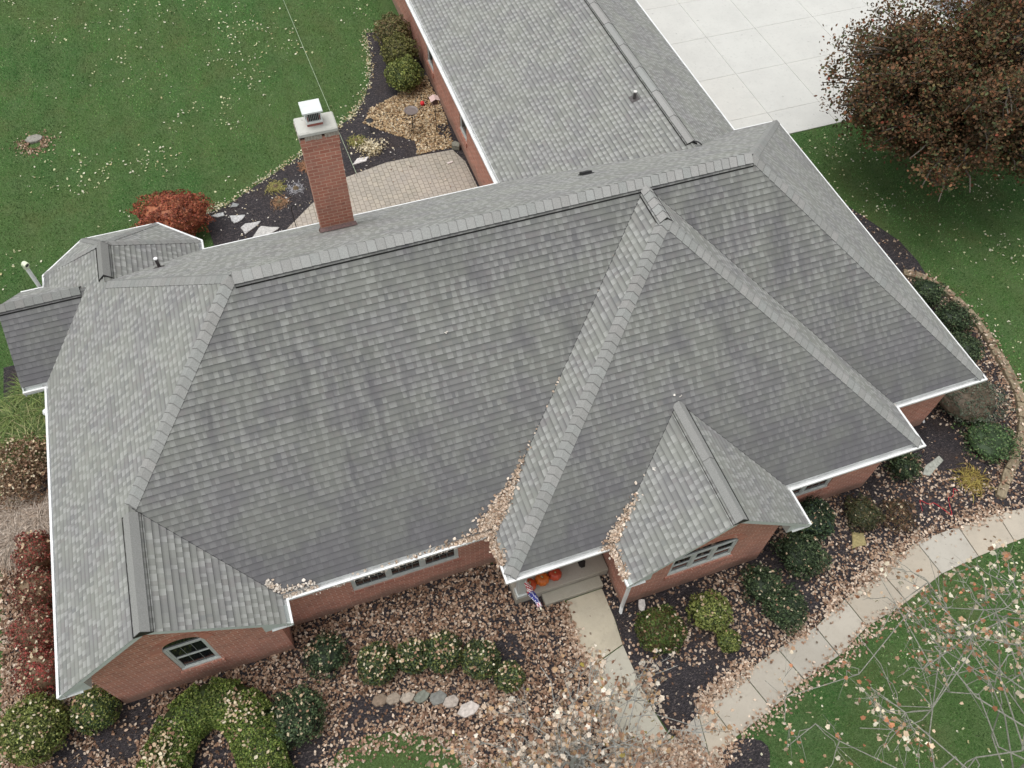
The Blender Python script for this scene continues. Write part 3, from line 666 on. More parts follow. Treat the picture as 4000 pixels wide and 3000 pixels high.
# ------------------------------------------------------------------ ground
WALK_U = [(24.44,-2.82), (23.73,-2.77), (22.90,-2.66), (21.65,-2.64), (20.31,-2.65), (18.95,-3.09), (17.66,-3.39), (16.58,-3.77), (15.42,-3.94), (14.33,-4.19), (13.24,-4.53), (12.90,-4.68)]
WALK_L = [(23.87,-3.50), (22.82,-3.50), (21.64,-3.54), (20.42,-3.63), (19.13,-3.97), (17.81,-4.19), (16.76,-4.58), (15.66,-4.81), (14.59,-5.14), (13.46,-5.42), (12.92,-5.68), (12.69,-5.81)]
mb = MB(); mb.poly([(-300,-300,0),(400,-300,0),(400,400,0),(-300,400,0)])
tag(mb.build('lawn', M['lawn']), 'green lawn with brownish patches around the house', kind='structure')
def sheet(name, pts, z, m, label, thick=0.):
    mb = MB()
    if thick: mb.prism(pts, .0005, z)
    else: mb.poly([(p[0], p[1], z) for p in pts])
    o = mb.build(name, m); tag(o, label, kind='structure'); return o
ML = [(-2.2,10.8),(-2.25,4),(-2.15,1),(-2.05,0),(-2.1,-.8),(-1.6,-1.8),(0,-2.9),(3,-3.4),(4.25,-3.05),(4.6,-2.92),(4.85,-2.70),(5.2,-2.74),(5.5,-2.58),(5.85,-2.70),(6.2,-2.66),(6.45,-2.88),(6.8,-2.92),(7.05,-3.2),(7.3,-3.28),(7.5,-3.7),(8.2,-4.3),(9.5,-5.9),(10.9,-5.9),(10.75,-4.5),(10.6,-4),(10.8,-2.7),(10.9,-1.2),(10.9,.2),(4.5,1),(.6,1.),(.6,10.8)]
MR = [(11.9,-.5),(11.95,-1.96),(11.87,-2.74),(11.91,-4),(12.1,-4.9),(12.5,-5.0),(12.9,-4.68)]+WALK_U[::-1][1:]+[(24.45,-2.3),(24.6,-1.8),(25.3,-1.0),(25.8,-.2),(26.2,.9),(26.5,2.5),(26.55,3.6),(26.2,4.9),(26.35,5.9),(26.3,6.9),(25.8,8.2),(25.3,9.6),(24.0,10.5),(22.5,10.5),(22.5,.6),(12.5,.3)]
MRE = [(4.31,14.0),(4.20,15.38),(5.00,15.61),(6.54,16.55),(7.91,17.36),(9.47,18.49),(10.19,18.93),(10.95,20.03),(11.46,21.37),(11.7,22.4),(11.9,24.0),(13.6,24.0),(13.6,10.6),(4.6,10.6)]
sheet('mulch_bed', ML, .012, M['mulch'], 'dark mulch bed along the left front and west side of the house')
sheet('mulch_bed', MR, .012, M['mulch'], 'black mulch bed between the right front wall and the curving walk')
sheet('mulch_bed', MRE, .012, M['mulch'], 'curved black mulch bed behind the chimney beside the patio')
sheet('mulch_ring', [(13.35+.72*math.cos(a)+.08*math.sin(3*a), -5.98+.55*math.sin(a)) for a in np.linspace(0, 6.283, 22)[:-1]], .016, M['mulch'], 'round mulch ring at the foot of the front walk')
PAT = [(5.2,10.6),(6.1,13.3),(6.58,13.68),(7.79,14.78),(9.17,15.70),(10.70,16.02),(11.96,16.01),(13.20,15.95),(13.45,15.2),(13.5,10.6)]
sheet('patio', PAT, .04, M['paver'], 'tan cobble paver patio behind the chimney', .04)
def slabs(name, quads, label, m, col, thick=.045, inset=.011, vary=1.):
    mb = MB(); r = np.random.default_rng(7)
    for q in quads:
        c = np.mean(q, 0); pts = []
        n = len(q)
        for i in range(n):
            p = np.array(q[i]); pts.append(tuple(p+(c-p)/np.linalg.norm(c-p)*inset*1.3))
        f = 1+(-.12+.22*r.random())*vary; w = (r.random()-.4)*.05*vary
        mb.prism(pts, .002, thick, 0, (col[0]*f+w, col[1]*f, col[2]*f-w))
    o = mb.build(name, m, bevel=.006); tag(o, label, kind='structure')
    return o
quads = [[WALK_U[i+1], WALK_L[i], WALK_L[i+1], WALK_U[i+2]][::-1] for i in range(1, 9)]+[[WALK_U[0], WALK_L[0], WALK_L[1], WALK_U[2], WALK_U[1]][::-1], [WALK_U[10], WALK_L[9], WALK_L[10], WALK_L[11], WALK_U[11]][::-1]]
quads += [[(12.90,-4.68), (12.69,-5.81), (12.2,-6.6), (10.9,-6.6), (10.85,-5.2), (12.06,-4.95)][::-1], [(24.44,-2.82), (23.87,-3.50), (28.5,-4.6), (28.9,-3.8)], [(28.53,-4.6), (28.93,-3.8), (33,-5), (32.6,-5.8)][::-1], [(12.2,-6.62), (10.9,-6.62), (10.4,-8), (11.7,-8)][::-1]]
slabs('sidewalk', quads, 'curving tan concrete walk across the front yard', M['walk'], (.41, .38, .325))
slabs('front_walk', [[(10.97,-1.14),(10.85,-1.99),(10.79,-2.9),(11.88,-2.62),(11.95,-1.96),(11.95,-1.14)], [(10.79,-2.9),(10.60,-4.06),(10.85,-5.2),(12.06,-4.95),(11.91,-3.99),(11.88,-2.62)]], 'greenish concrete front walk leading to the porch step', M['step'], (.44, .41, .335))
dq = []
xs = [21.0, 22.95, 25.34, 27.62, 30.43, 33.2, 36.0]; ys = [12.95, 14.3, 16.85, 19.45, 22.05, 24.65, 27.25, 30., 33.]
for i in range(len(xs)-1):
    for j in range(len(ys)-1): dq.append([(xs[i], ys[j]), (xs[i+1], ys[j]), (xs[i+1], ys[j+1]), (xs[i], ys[j+1])])
slabs('driveway', dq, 'pale concrete driveway of large square slabs beside the garage wing', M['drive'], (.53, .53, .50), .03, .005, .15)
sheet('street', [(33, -12), (37, -12), (42, 30), (37, 30)], .02, plain('asphalt', (.22, .23, .25), .9, 0, .1), 'grey paved street beyond the maple tree')

# ------------------------------------------------------------------ scatter helpers
def rand_rot(n, r, tilt=1., nrm=None):
    """n rotation matrices whose z axis scatters around nrm (n,3)"""
    if nrm is None: nrm = np.tile([0, 0, 1.], (n, 1))
    z = nrm+r.normal(size=(n, 3))*tilt; z /= np.linalg.norm(z, axis=1)[:, None]
    a = r.normal(size=(n, 3)); x = np.cross(a, z); x /= np.linalg.norm(x, axis=1)[:, None]; y = np.cross(z, x)
    return np.stack([x, y, z], 2)
T_OVAL = (np.array([(-.5, 0, .02), (0, -.3, -.04), (.5, 0, .05), (0, .3, -.04)]), np.array([(0, 1, 2), (0, 2, 3)]))
def lobed():
    pts = [(0, 0, 0)]
    for k, rr in enumerate((.54, .37, .47, .34, .42, .26, .22, .26, .42, .34, .47, .37)):
        a = k*math.pi/6; pts.append((rr*math.cos(a), rr*math.sin(a)*.9, .16*(rr-.3)+.05*math.sin(2*a)))
    return np.array(pts), np.array([(0, i+1, (i+1) % 12+1) for i in range(12)])
T_LOBE = lobed()
def simple():
    pts = [(0, 0, 0), (.55, 0, .09), (.15, .32, -.02), (-.12, .38, .1), (-.42, .1, 0), (-.36, -.22, .08), (.1, -.36, .05)]
    return np.array(pts), np.array([(0, i+1, (i+1) % 6+1) for i in range(6)])
T_LEAF = simple()
def leaf_arrays(pos, size, col, r, T=T_LEAF, tilt=.5, nrm=None):
    n = len(pos); R = rand_rot(n, r, tilt, nrm); V0, F0 = T
    sz = size if hasattr(size, '__len__') else np.full(n, size)
    asp = np.stack([np.ones(n), r.uniform(.65, 1.15, n), r.uniform(.3, 2.2, n)], 1)
    V = np.einsum('nij,nkj->nki', R, V0[None]*asp[:, None, :])*np.asarray(sz)[:, None, None]+pos[:, None, :]
    F = F0[None]+(np.arange(n)*len(V0))[:, None, None]
    return V.reshape(-1, 3), F.reshape(-1, 3), np.repeat(col, len(F0), 0)
def palette(cols, w, n, r, var=.15):
    c = np.array(cols)[r.choice(len(cols), n, p=np.array(w)/sum(w))]; return np.clip(c*(1+var*r.normal(size=(n, 1))), .004, 1)
def in_poly(x, y, poly):
    ins = np.zeros(len(x), bool); n = len(poly)
    for i in range(n):
        x1, y1 = poly[i]; x2, y2 = poly[(i+1) % n]
        if y1 == y2: continue
        cnd = ((y1 > y) != (y2 > y)) & (x < (x2-x1)*(y-y1)/(y2-y1)+x1); ins ^= cnd
    return ins
def vnoise(x, y, scale, seed):
    """smooth value noise in 0..1"""
    r = np.random.default_rng(seed); G = r.random((64, 64)); a = x*scale+31.3; b = y*scale+17.7
    i, j = np.floor(a).astype(int), np.floor(b).astype(int); u, v = a-i, b-j; u = u*u*(3-2*u); v = v*v*(3-2*v)
    g = lambda p, q: G[p % 64, q % 64]
    return (g(i, j)*(1-u)+g(i+1, j)*u)*(1-v)+(g(i, j+1)*(1-u)+g(i+1, j+1)*u)*v

GREEN_Y = [(.19, .22, .055), (.11, .15, .038), (.29, .31, .10), (.05, .07, .02)]
GREEN_D = [(.042, .070, .032), (.064, .098, .043), (.11, .15, .068), (.02, .034, .017)]
TAN = [(.44, .32, .235), (.60, .49, .39), (.27, .16, .105), (.35, .235, .16), (.15, .085, .055)]
BUSH_HITS = []      # (x,y,z,r,rz) tops, used to drop leaves on them
def bush(name, label, cat, x, y, r, h, cols, w=(4, 4, 2, 2), leaf=.045, dens=1., group=None, seed=0, lump=.12, tilt=.8, core=True, part='foliage', flat=1.):
    t = thing(name, label, cat, (x, y, 0), group); rg = np.random.default_rng(seed+100)
    rx, rz = r, h/2; leaf = leaf*1.25; n = int(dens*4*math.pi*r*(r+h/2)/2*1.15/(leaf*leaf*.36))
    d = rg.normal(size=(n, 3)); d /= np.linalg.norm(d, axis=1)[:, None]
    d[:, 2] = np.where(d[:, 2] < -.5, -d[:, 2], d[:, 2])
    lum = 1+lump*(vnoise(d[:, 0]*1.7+d[:, 2]*1.1, d[:, 1]*1.7-d[:, 2], 1.8, seed+5)-.5)*2+lump*.6*(vnoise(d[:, 0]*2+3, d[:, 1]*2+d[:, 2]*2, 3.3, seed+8)-.5)*2
    depth = 1-np.abs(rg.normal(size=n))*.07
    P = d*np.array([rx, rx*flat, rz])*(lum*depth)[:, None]; P[:, 2] += rz
    nn = d*np.array([1/rx, 1/rx, 1/rz]); nn /= np.linalg.norm(nn, axis=1)[:, None]
    tone = .72+.56*vnoise(P[:, 0]+x, P[:, 1]+y, 5., seed+2)
    col = palette(cols, w, n, rg, .2)*tone[:, None]
    V, F, c = leaf_arrays(P, leaf*rg.uniform(.7, 1.35, n), col, rg, T_OVAL, tilt, nn)
    npmesh(part, V, F, c, M['foliage'], t)
    mb = MB()
    if core:
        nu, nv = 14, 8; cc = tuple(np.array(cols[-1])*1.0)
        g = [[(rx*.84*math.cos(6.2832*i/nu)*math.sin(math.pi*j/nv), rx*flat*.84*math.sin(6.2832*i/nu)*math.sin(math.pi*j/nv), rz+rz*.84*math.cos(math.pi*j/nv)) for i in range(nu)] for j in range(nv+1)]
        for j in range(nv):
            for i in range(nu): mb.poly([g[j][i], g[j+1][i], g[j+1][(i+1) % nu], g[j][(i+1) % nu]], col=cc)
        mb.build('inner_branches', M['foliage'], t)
    mb = MB()
    for k in range(5):
        a = k*1.26+seed; mb.tube([(.04*math.cos(a), .04*math.sin(a), 0), (.25*r*math.cos(a), .25*r*math.sin(a), rz*.5), (.55*r*math.cos(a), .55*r*math.sin(a), rz)], [.025, .018, .008], 5, col=(.12, .09, .06))
    mb.build('stem', M['bark'], t)
    BUSH_HITS.append((x, y, r, rz)); return t
WB = (5, 4, 3, 2); G1 = 'clipped shrubs around the house'
SH = [ # name,label,x,y,r,h,cols,leaf,seed,extra
 ('round_bush','large yellow green ball shrub at the lower left corner of the house',-1.35,-.25,.74,1.25,GREEN_Y,.045,1,{}),
 ('round_bush','small green ball shrub between the big ball shrub and the gable wall',-.10,-.18,.50,.9,GREEN_Y[:3]+[GREEN_D[0]],.04,2,{'w':(2,4,1,3)}),
 ('dark_shrub','loose dark green shrub just right of the horseshoe hedge',4.14,-1.78,.60,.9,GREEN_D,.05,3,{'lump':.25}),
 ('dark_shrub','leaf strewn dark shrub near the gable wall corner',5.03,-.62,.50,.7,GREEN_D,.05,4,{'lump':.3,'dens':.6}),
 ('round_bush','leftmost of the five clipped bushes in front of the main window',6.14,-1.26,.49,.9,[(.17,.19,.055)]+GREEN_D,.045,5,{'w':(4,3,3,2,1)}),
 ('round_bush','second from the left of the five clipped bushes',6.95,-1.36,.41,.85,[(.17,.19,.055)]+GREEN_D,.045,6,{'w':(4,3,3,2,1)}),
 ('round_bush','middle one of the five clipped bushes, thick with fallen leaves',7.66,-1.50,.48,.9,[(.17,.19,.055)]+GREEN_D,.045,7,{'w':(4,3,3,2,1)}),
 ('round_bush','second from the right of the five clipped bushes',8.46,-1.92,.45,.85,[(.17,.19,.055)]+GREEN_D,.045,8,{'w':(4,3,3,2,1)}),
 ('round_bush','rightmost and smallest of the five clipped bushes, nearest the front walk',8.98,-2.50,.36,.7,[(.17,.19,.055)]+GREEN_D,.045,9,{'w':(6,3,3,2,1)}),
 ('round_bush','round green bush right of the front walk',12.78,-2.68,.60,.95,[(.07,.11,.02),(.045,.08,.018),(.12,.14,.04),(.10,.07,.03)],.05,10,{}),
 ('yellow_bush','yellowish green bush below the triple window',14.10,-2.66,.50,.85,GREEN_Y,.055,11,{'w':(4,3,4,1),'lump':.2}),
 ('yellow_bush','small olive bush beside the yellowish bush',14.30,-3.42,.29,.5,GREEN_Y,.045,12,{'w':(3,4,2,2)}),
 ('dark_shrub','bluish dark evergreen under the right end of the small gable eave',17.75,-1.38,.55,1.1,[(.02,.04,.03)]+GREEN_D,.05,13,{'lump':.3,'w':(4,4,3,1,1)}),
 ('dark_shrub','low dark evergreen right of the triple window',17.05,-2.05,.60,.8,GREEN_D,.05,14,{'lump':.3}),
 ('dark_shrub','dark evergreen between the yellowish bush and the walk, upper one',15.72,-2.48,.50,.8,GREEN_D,.05,15,{'lump':.3}),
 ('dark_shrub','dark evergreen nearest the middle of the walk',15.95,-3.18,.52,.8,GREEN_D,.05,16,{'lump':.3}),
 ('olive_shrub','olive green shrub above the square stepping stone',19.21,-1.57,.46,.7,[(.07,.075,.03),(.10,.08,.04),(.05,.06,.03)],.05,17,{'w':(3,2,2),'lump':.3}),
 ('brown_shrub','brown leafless looking shrub right of the olive shrub',20.09,-1.91,.45,.6,[(.16,.09,.05),(.10,.07,.04),(.07,.06,.03)],.045,18,{'w':(3,2,2),'lump':.3,'dens':.7,'core':False}),
 ('dark_shrub','dark shrub against the right front wall of the house',21.10,-.72,.42,.7,GREEN_D,.05,19,{'lump':.3}),
 ('grey_shrub','large grey green shrub at the right front house corner',24.1,.65,1.0,.9,[(.12,.14,.10),(.08,.11,.07),(.13,.10,.07)],.05,20,{'w':(3,2,2),'lump':.35,'dens':.6}),
 ('green_shrub','bright green low shrub near the right end of the edging stones',23.95,-.75,.72,.6,[(.08,.15,.05),(.14,.19,.08),(.04,.07,.03)],.055,21,{'w':(3,2,2),'lump':.35,'dens':.6}),
 ('dark_shrub','dark evergreen by the east eave, farthest up the edging',25.45,4.4,.50,.8,GREEN_D,.05,22,{'lump':.3}),
 ('dark_shrub','second dark evergreen down the east edging',25.60,3.25,.56,.8,[(.05,.045,.025)]+GREEN_D,.05,23,{'lump':.3,'w':(2,4,3,1,1)}),
 ('dark_shrub','third dark evergreen down the east edging',25.20,2.1,.50,.75,GREEN_D,.05,24,{'lump':.3}),
 ('round_bush','farthest of the three round bushes along the garage wall',12.80,22.7,.72,1.3,[(.21,.19,.08),(.14,.14,.05),(.25,.16,.09),(.08,.08,.03)],.06,25,{'lump':.2}),
 ('round_bush','middle one of the three round bushes along the garage wall',12.70,21.35,.74,1.3,[(.18,.18,.055),(.12,.13,.035),(.22,.20,.08),(.07,.07,.025)],.06,26,{'lump':.2}),
 ('round_bush','nearest of the three round bushes along the garage wall, by the birdbath',12.50,19.95,.70,1.2,GREEN_Y,.06,27,{'lump':.2}),
]
for nm, lb, x, y, r, h, cols, lf, sd_, kw in SH:
    kw = dict(kw); w = kw.pop('w', (5, 4, 3, 2)); bush(nm, lb, 'shrub', x, y, r, h, cols, w, lf, kw.pop('dens', 1.), G1, sd_, **kw)
# red barberry hedge on the west side: four shrubs
RED = [(.34, .07, .06), (.20, .07, .05), (.11, .06, .04), (.22, .15, .09)]
for k, (x, y, r) in enumerate(((-1.12, 4.05, .50), (-1.15, 3.0, .55), (-1.15, 1.95, .55), (-1.08, .98, .52))):
    bush('red_shrub', ['northernmost of the four red shrubs along the west wall, beside the pale grass', 'second of the four red shrubs from the pale grass', 'third of the four red shrubs along the west wall', 'brightest red shrub, nearest the big ball shrub'][k], 'shrub', x, y, r, 1.3, RED, ((4, 3, 2, 2), (2, 3, 3, 2), (3, 3, 3, 2), (6, 3, 2, 1))[k], .045, .8, 'red shrubs along the west wall', 40+k, lump=.25)
bush('japanese_maple_shrub', 'spreading rust red laceleaf shrub behind the bay roof', 'shrub', 3.35, 14.75, 1.25, 1.5, [(.33, .09, .045), (.24, .06, .035), (.14, .045, .03), (.38, .14, .07)], (4, 4, 2, 2), .06, .8, None, 50, lump=.3, flat=.75)
# horseshoe hedge
def hedge():
    path = [(.98,-3.3),(1.10,-2.5),(1.27,-1.8),(1.68,-1.12),(2.32,-.86),(2.92,-1.12),(3.20,-1.7),(3.32,-2.5),(3.34,-3.3)]
    t = thing('horseshoe_hedge', 'clipped horseshoe shaped boxwood hedge in front of the left gable', 'hedge', (2.2, -1.8, 0)); rg = np.random.default_rng(77)
    P = np.array(path); seg = np.linalg.norm(np.diff(P, axis=0), axis=1); cum = np.concatenate([[0], np.cumsum(seg)]); n = 34000
    s_ = rg.random(n)*cum[-1]; i = np.clip(np.searchsorted(cum, s_)-1, 0, len(seg)-1); f = (s_-cum[i])/seg[i]
    c = P[i]+(P[i+1]-P[i])*f[:, None]; d = (P[i+1]-P[i])/seg[i][:, None]; nr = np.stack([-d[:, 1], d[:, 0]], 1)
    a = rg.uniform(-.6, math.pi+.6, n); R = .53*(1+.16*(vnoise(c[:, 0]+np.cos(a), c[:, 1]+np.sin(a), 2.6, 5)-.5)*2)*(1-np.abs(rg.normal(size=n))*.07)
    pos = np.stack([c[:, 0]+nr[:, 0]*np.cos(a)*R, c[:, 1]+nr[:, 1]*np.cos(a)*R, .45+np.sin(a)*R*.95], 1)
    nn = np.stack([nr[:, 0]*np.cos(a), nr[:, 1]*np.cos(a), np.sin(a)], 1)
    tone = .7+.6*vnoise(pos[:, 0], pos[:, 1], 3., 9)
    col = palette([(.155, .21, .042), (.09, .145, .03), (.26, .30, .085), (.04, .06, .016)], (4, 4, 2, 2), n, rg, .2)*tone[:, None]
    pos -= np.array([2.2, -1.8, 0])
    V, F, cc = leaf_arrays(pos, .055*rg.uniform(.7, 1.3, n), col, rg, T_OVAL, 1., nn); npmesh('foliage', V, F, cc, M['foliage'], t)
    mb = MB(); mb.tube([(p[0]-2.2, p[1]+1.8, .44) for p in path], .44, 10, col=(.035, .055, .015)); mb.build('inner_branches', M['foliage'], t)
    for p in path:
        mb = MB(); mb.tube([(p[0]-2.2, p[1]+1.8, 0), (p[0]-2.2, p[1]+1.8, .4)], .03, 5, col=(.12, .09, .06)); mb.build('stem', M['bark'], t)
    return path
HP = hedge()
def blades(name, label, cat, x, y, n, h, spread, cols, w, wid=.012, seed=0, group=None, curl=1., parts=True):
    t = thing(name, label, cat, (x, y, 0), group); rg = np.random.default_rng(seed+300)
    az = rg.random(n)*6.2832; L = h*rg.uniform(.6, 1.15, n); lean = np.abs(rg.normal(size=n))*.45*spread+.12
    b0 = np.stack([rg.normal(size=n)*.13*spread, rg.normal(size=n)*.13*spread, np.zeros(n)], 1)
    dr = np.stack([np.cos(az), np.sin(az), np.zeros(n)], 1); side = np.stack([-np.sin(az), np.cos(az), np.zeros(n)], 1)
    K = 5; VV = []
    for k in range(K):
        t_ = k/(K-1); ang = lean+curl*t_*t_*1.3; p = b0+dr*(L*t_*np.sin(ang))[:, None]; p[:, 2] = np.maximum(.01, L*t_*np.cos(ang)*(1-.15*t_)); ww = wid*(1-.85*t_)
        VV += [p-side*ww, p+side*ww]
    V = np.stack(VV, 1).reshape(-1, 3); q = np.array([(2*k, 2*k+1, 2*k+3, 2*k+2) for k in range(K-1)])
    F = (q[None]+(np.arange(n)*2*K)[:, None, None]).reshape(-1, 4); col = np.repeat(palette(cols, w, n, rg, .2), K-1, 0)
    npmesh('grass_blades' if parts else 'leaves', V, F, col, M['foliage'], t)
    mb = MB(); mb.tube([(0, 0, 0), (0, 0, .12)], [.10*spread+.03, .05], 8, col=(.16, .12, .07)); mb.build('crown_base', M['bark'], t)
    return t
GG = [(.14, .20, .05), (.22, .27, .09), (.08, .14, .035), (.36, .34, .17)]
for k, (x, y) in enumerate(((-1.25, 9.3), (-.95, 8.5), (-1.75, 8.6), (-1.35, 7.8))):
    blades('ornamental_grass', ['arching green grass clump under the west gable corner', 'arching green grass clump beside the west wall', 'arching green grass clump farthest from the west wall', 'arching green grass clump next to the brown shrubs'][k], 'grass clump', x, y, 1300, 1.0, 1.2, GG, (4, 3, 3, 1), .012, k, 'green grass clumps by the west wall')
BR = [(.26, .16, .095), (.17, .10, .06), (.38, .28, .19), (.12, .10, .05)]
for k, (x, y) in enumerate(((-1.0, 6.95), (-1.8, 7.1), (-1.5, 6.3))):
    bush('brown_perennial', ['brown wilted perennial against the west wall', 'brown wilted perennial at the outer edge of the west bed', 'brown wilted perennial beside the pale grass'][k], 'perennial', x, y, .68, .8, BR, (4, 4, 2, 2), .05, .55, 'wilted perennials in the west bed', 10+k, lump=.45, core=False, tilt=1.4)
for k, (x, y) in enumerate(((-1.8, 5.5), (-1.25, 5.3), (-1.8, 4.9))):
    blades('pale_grass', ['tall pale tan plume grass, outermost of the three', 'tall pale tan plume grass nearest the west wall', 'tall pale plume grass beside the red shrubs'][k], 'grass clump', x, y, 2300, .85, .95, [(.42, .34, .27), (.30, .24, .19), (.52, .45, .38)], (4, 3, 2), .009, 20+k, 'pale plume grasses in the west bed', 1.2)
for k, (x, y, h, lb) in enumerate(((6.75, 15.99, .35, 'yellowing grass tuft in the black mulch nearest the lawn'), (6.75, 15.19, .3, 'brown seed head tuft in the black mulch below the yellow tuft'), (8.0, 16.7, .35, 'rusty tuft half hidden beside the chimney'), (9.98, 17.5, .38, 'yellow green tuft right of the chimney'), (10.4, 16.85, .42, 'pale leaf filled clump near the patio edge'), (7.4, 15.7, .2, 'small silvery plant in the mulch left of the chimney'))):
    c = [[(.30, .26, .09), (.20, .20, .06)], [(.30, .17, .09), (.20, .12, .07)], [(.35, .17, .09), (.22, .12, .06)], [(.28, .25, .08), (.17, .18, .05)], [(.45, .38, .24), (.32, .25, .14)], [(.35, .34, .36), (.2, .2, .2)]][k]
    blades('garden_tuft', lb, 'perennial', x, y, 260, h*.68, 1., c, (3, 2), .014, 30+k, 'tufts in the rear mulch bed', 1.5)
blades('yellow_tuft', 'yellow ochre tuft in the leaf covered bed by the right walk', 'perennial', 22.9, -1.6, 320, .4, 1.3, [(.30, .24, .06), (.2, .14, .04)], (3, 2), .014, 60, None, 1.5)

# ------------------------------------------------------------------ stones
def rock(name, label, pts, z0, z1, col, group=None, seed=0, cat='stone', rough=.012):
    """flat stone from its outline"""
    rg = np.random.default_rng(seed+500); cx_, cy_ = np.mean(pts, 0); mb = MB()
    P = []
    for i in range(len(pts)):
        a, b = np.array(pts[i]), np.array(pts[(i+1) % len(pts)])
        for t in (0, .5): P.append(tuple(a+(b-a)*t+rg.normal(size=2)*rough-np.array([cx_, cy_])))
    mb.prism(P, 0, z1-z0, 0, col); o = mb.build(name, M['stone'], None, bevel=.012, loc=(cx_, cy_, z0)); return tag(o, label, cat, group)
FL = [([(4.40,15.24),(4.83,15.29),(4.88,15.11),(4.61,15.08)],'smallest slate flagstone by the rust red shrub'),([(5.02,15.04),(5.52,14.92),(5.40,14.73),(5.12,14.64),(5.03,14.80)],'five sided flagstone in the middle of the stepping path'),
      ([(5.28,14.36),(5.46,14.53),(5.99,14.47),(5.82,14.27),(5.38,14.01)],'large pale flagstone, third from the shrub'),([(5.77,14.06),(5.95,14.23),(6.51,13.96),(6.33,13.83),(6.03,13.75),(5.56,13.73)],'broad flagstone touching the roof edge and patio'),
      ([(5.08,15.44),(5.21,15.64),(5.42,15.50),(5.31,15.39)],'dim flagstone closest to the lawn edge'),([(9.52,16.27),(9.79,16.55),(10.21,16.52),(10.05,16.34)],'pointed white flagstone right of the chimney')]
for k, (p, lb) in enumerate(FL): rock('flagstone', lb, p, .012, .06, ((.42, .43, .43), (.46, .46, .46), (.45, .44, .43), (.47, .46, .44), (.25, .26, .26), (.58, .55, .53))[k], 'flagstones in the rear mulch bed', k)
EDG = [(25.67,5.46),(25.95,5.23),(26.18,4.84),(26.39,4.40),(26.47,3.82),(26.53,3.30),(26.50,2.82),(26.47,2.37),(26.36,1.95),(26.30,1.55),(26.21,1.12),(26.08,.7),(25.95,.28),(25.69,-.16),(25.36,-.60),(25.0,-.98),(24.62,-1.28),(24.25,-1.56),(23.84,-1.84),(23.45,-2.15)]
for k, p in enumerate(EDG):
    q = EDG[min(k+1, len(EDG)-1)]; pr_ = EDG[max(k-1, 0)]; a = math.atan2(q[1]-pr_[1], q[0]-pr_[0]); L = math.dist(q, pr_)/(2 if 0 < k < len(EDG)-1 else 1)*.47; ca, sa = math.cos(a), math.sin(a)
    rg = np.random.default_rng(k); w = .11+.03*rg.random()
    pts = [(p[0]+ca*i*L-sa*j*w, p[1]+sa*i*L+ca*j*w) for i, j in ((-1,-1),(1,-1),(1,1),(-1,1))]
    c = .9+.25*rg.random()
    rock('edging_stone', 'tan sandstone edging block along the curved east bed, number %d' % (k+1) if False else ['first','second','third','fourth','fifth','sixth','seventh','eighth','ninth','tenth','eleventh','twelfth','thirteenth','fourteenth','fifteenth','sixteenth','seventeenth','eighteenth','nineteenth','last'][k]+' tan edging block of the east bed counted down from the east eave', pts, .0, .13+.03*rg.random(), (.22*c, .18*c, .12*c), 'edging stones of the east bed', 20+k, 'edging stone')
SL = [(5.98,-1.98,.2),(6.28,-2.05,.2),(6.60,-2.12,.18),(6.92,-2.22,.2),(7.25,-2.36,.22),(7.55,-2.55,.2),(7.85,-2.85,.26)]
for k, (x, y, r) in enumerate(SL):
    rg = np.random.default_rng(k+70); pts = [(x+r*(.85+.3*rg.random())*math.cos(a), y+r*.75*(.8+.3*rg.random())*math.sin(a)) for a in np.linspace(0, 6.2832, 7)[:-1]]
    rock('border_stone', ['brownish border stone at the left end of the short stone row', 'second border stone from the left of the short row', 'pale cracked border stone, third of the short row', 'greenish slate border stone in the middle of the row', 'fifth border stone of the short row, dark slate', 'pinkish border stone next to the big white one', 'largest whitish border stone at the right end of the row'][k], pts, 0, .12, [(.20,.15,.11),(.28,.23,.18),(.34,.29,.24),(.17,.18,.15),(.18,.18,.165),(.36,.31,.27),(.50,.45,.41)][k], 'border stones below the clipped bushes', 80+k, 'border stone', .006)
rock('stepping_stone', 'mossy yellowish square stepping stone near the walk', [(18.6,-2.28),(19.0,-2.33),(19.12,-1.98),(18.82,-1.88)], .012, .07, (.30, .25, .12), None, 90, 'stepping stone')
rock('stepping_stone', 'long grey stepping stone near the right front wall', [(21.65,-1.0),(21.85,-1.12),(22.5,-.82),(22.45,-.66),(21.9,-.78)], .012, .07, (.33, .34, .30), None, 91, 'stepping stone')
rock('corner_rock', 'grey green rock at the patio corner against the garage wall', [(13.2,15.98),(13.42,15.85),(13.5,16.0),(13.4,16.18),(13.22,16.15)], .012, .22, (.22, .22, .18), None, 92, 'rock')
rock('loose_tile', 'small pinkish white paver lying on the patio', [(12.78,15.30),(12.80,15.22),(13.02,15.27),(13.0,15.35)], .041, .085, (.62, .55, .52), None, 93, 'paver', .003)
o = rock('well_cover', 'round grey stone cover ringed with leaves in the left lawn', [(-1.1+.30*math.cos(a), 21.15+.22*math.sin(a)) for a in np.linspace(0, 6.2832, 11)[:-1]], 0, .09, (.24, .23, .20), None, 94, 'cover', .01)
rock('white_splash', 'white splash block at the corner of the small gable wall', [(12.60,-1.98),(12.72,-2.02),(12.83,-1.76),(12.70,-1.72)], .012, .09, (.72, .68, .64), None, 95, 'splash block', .01)

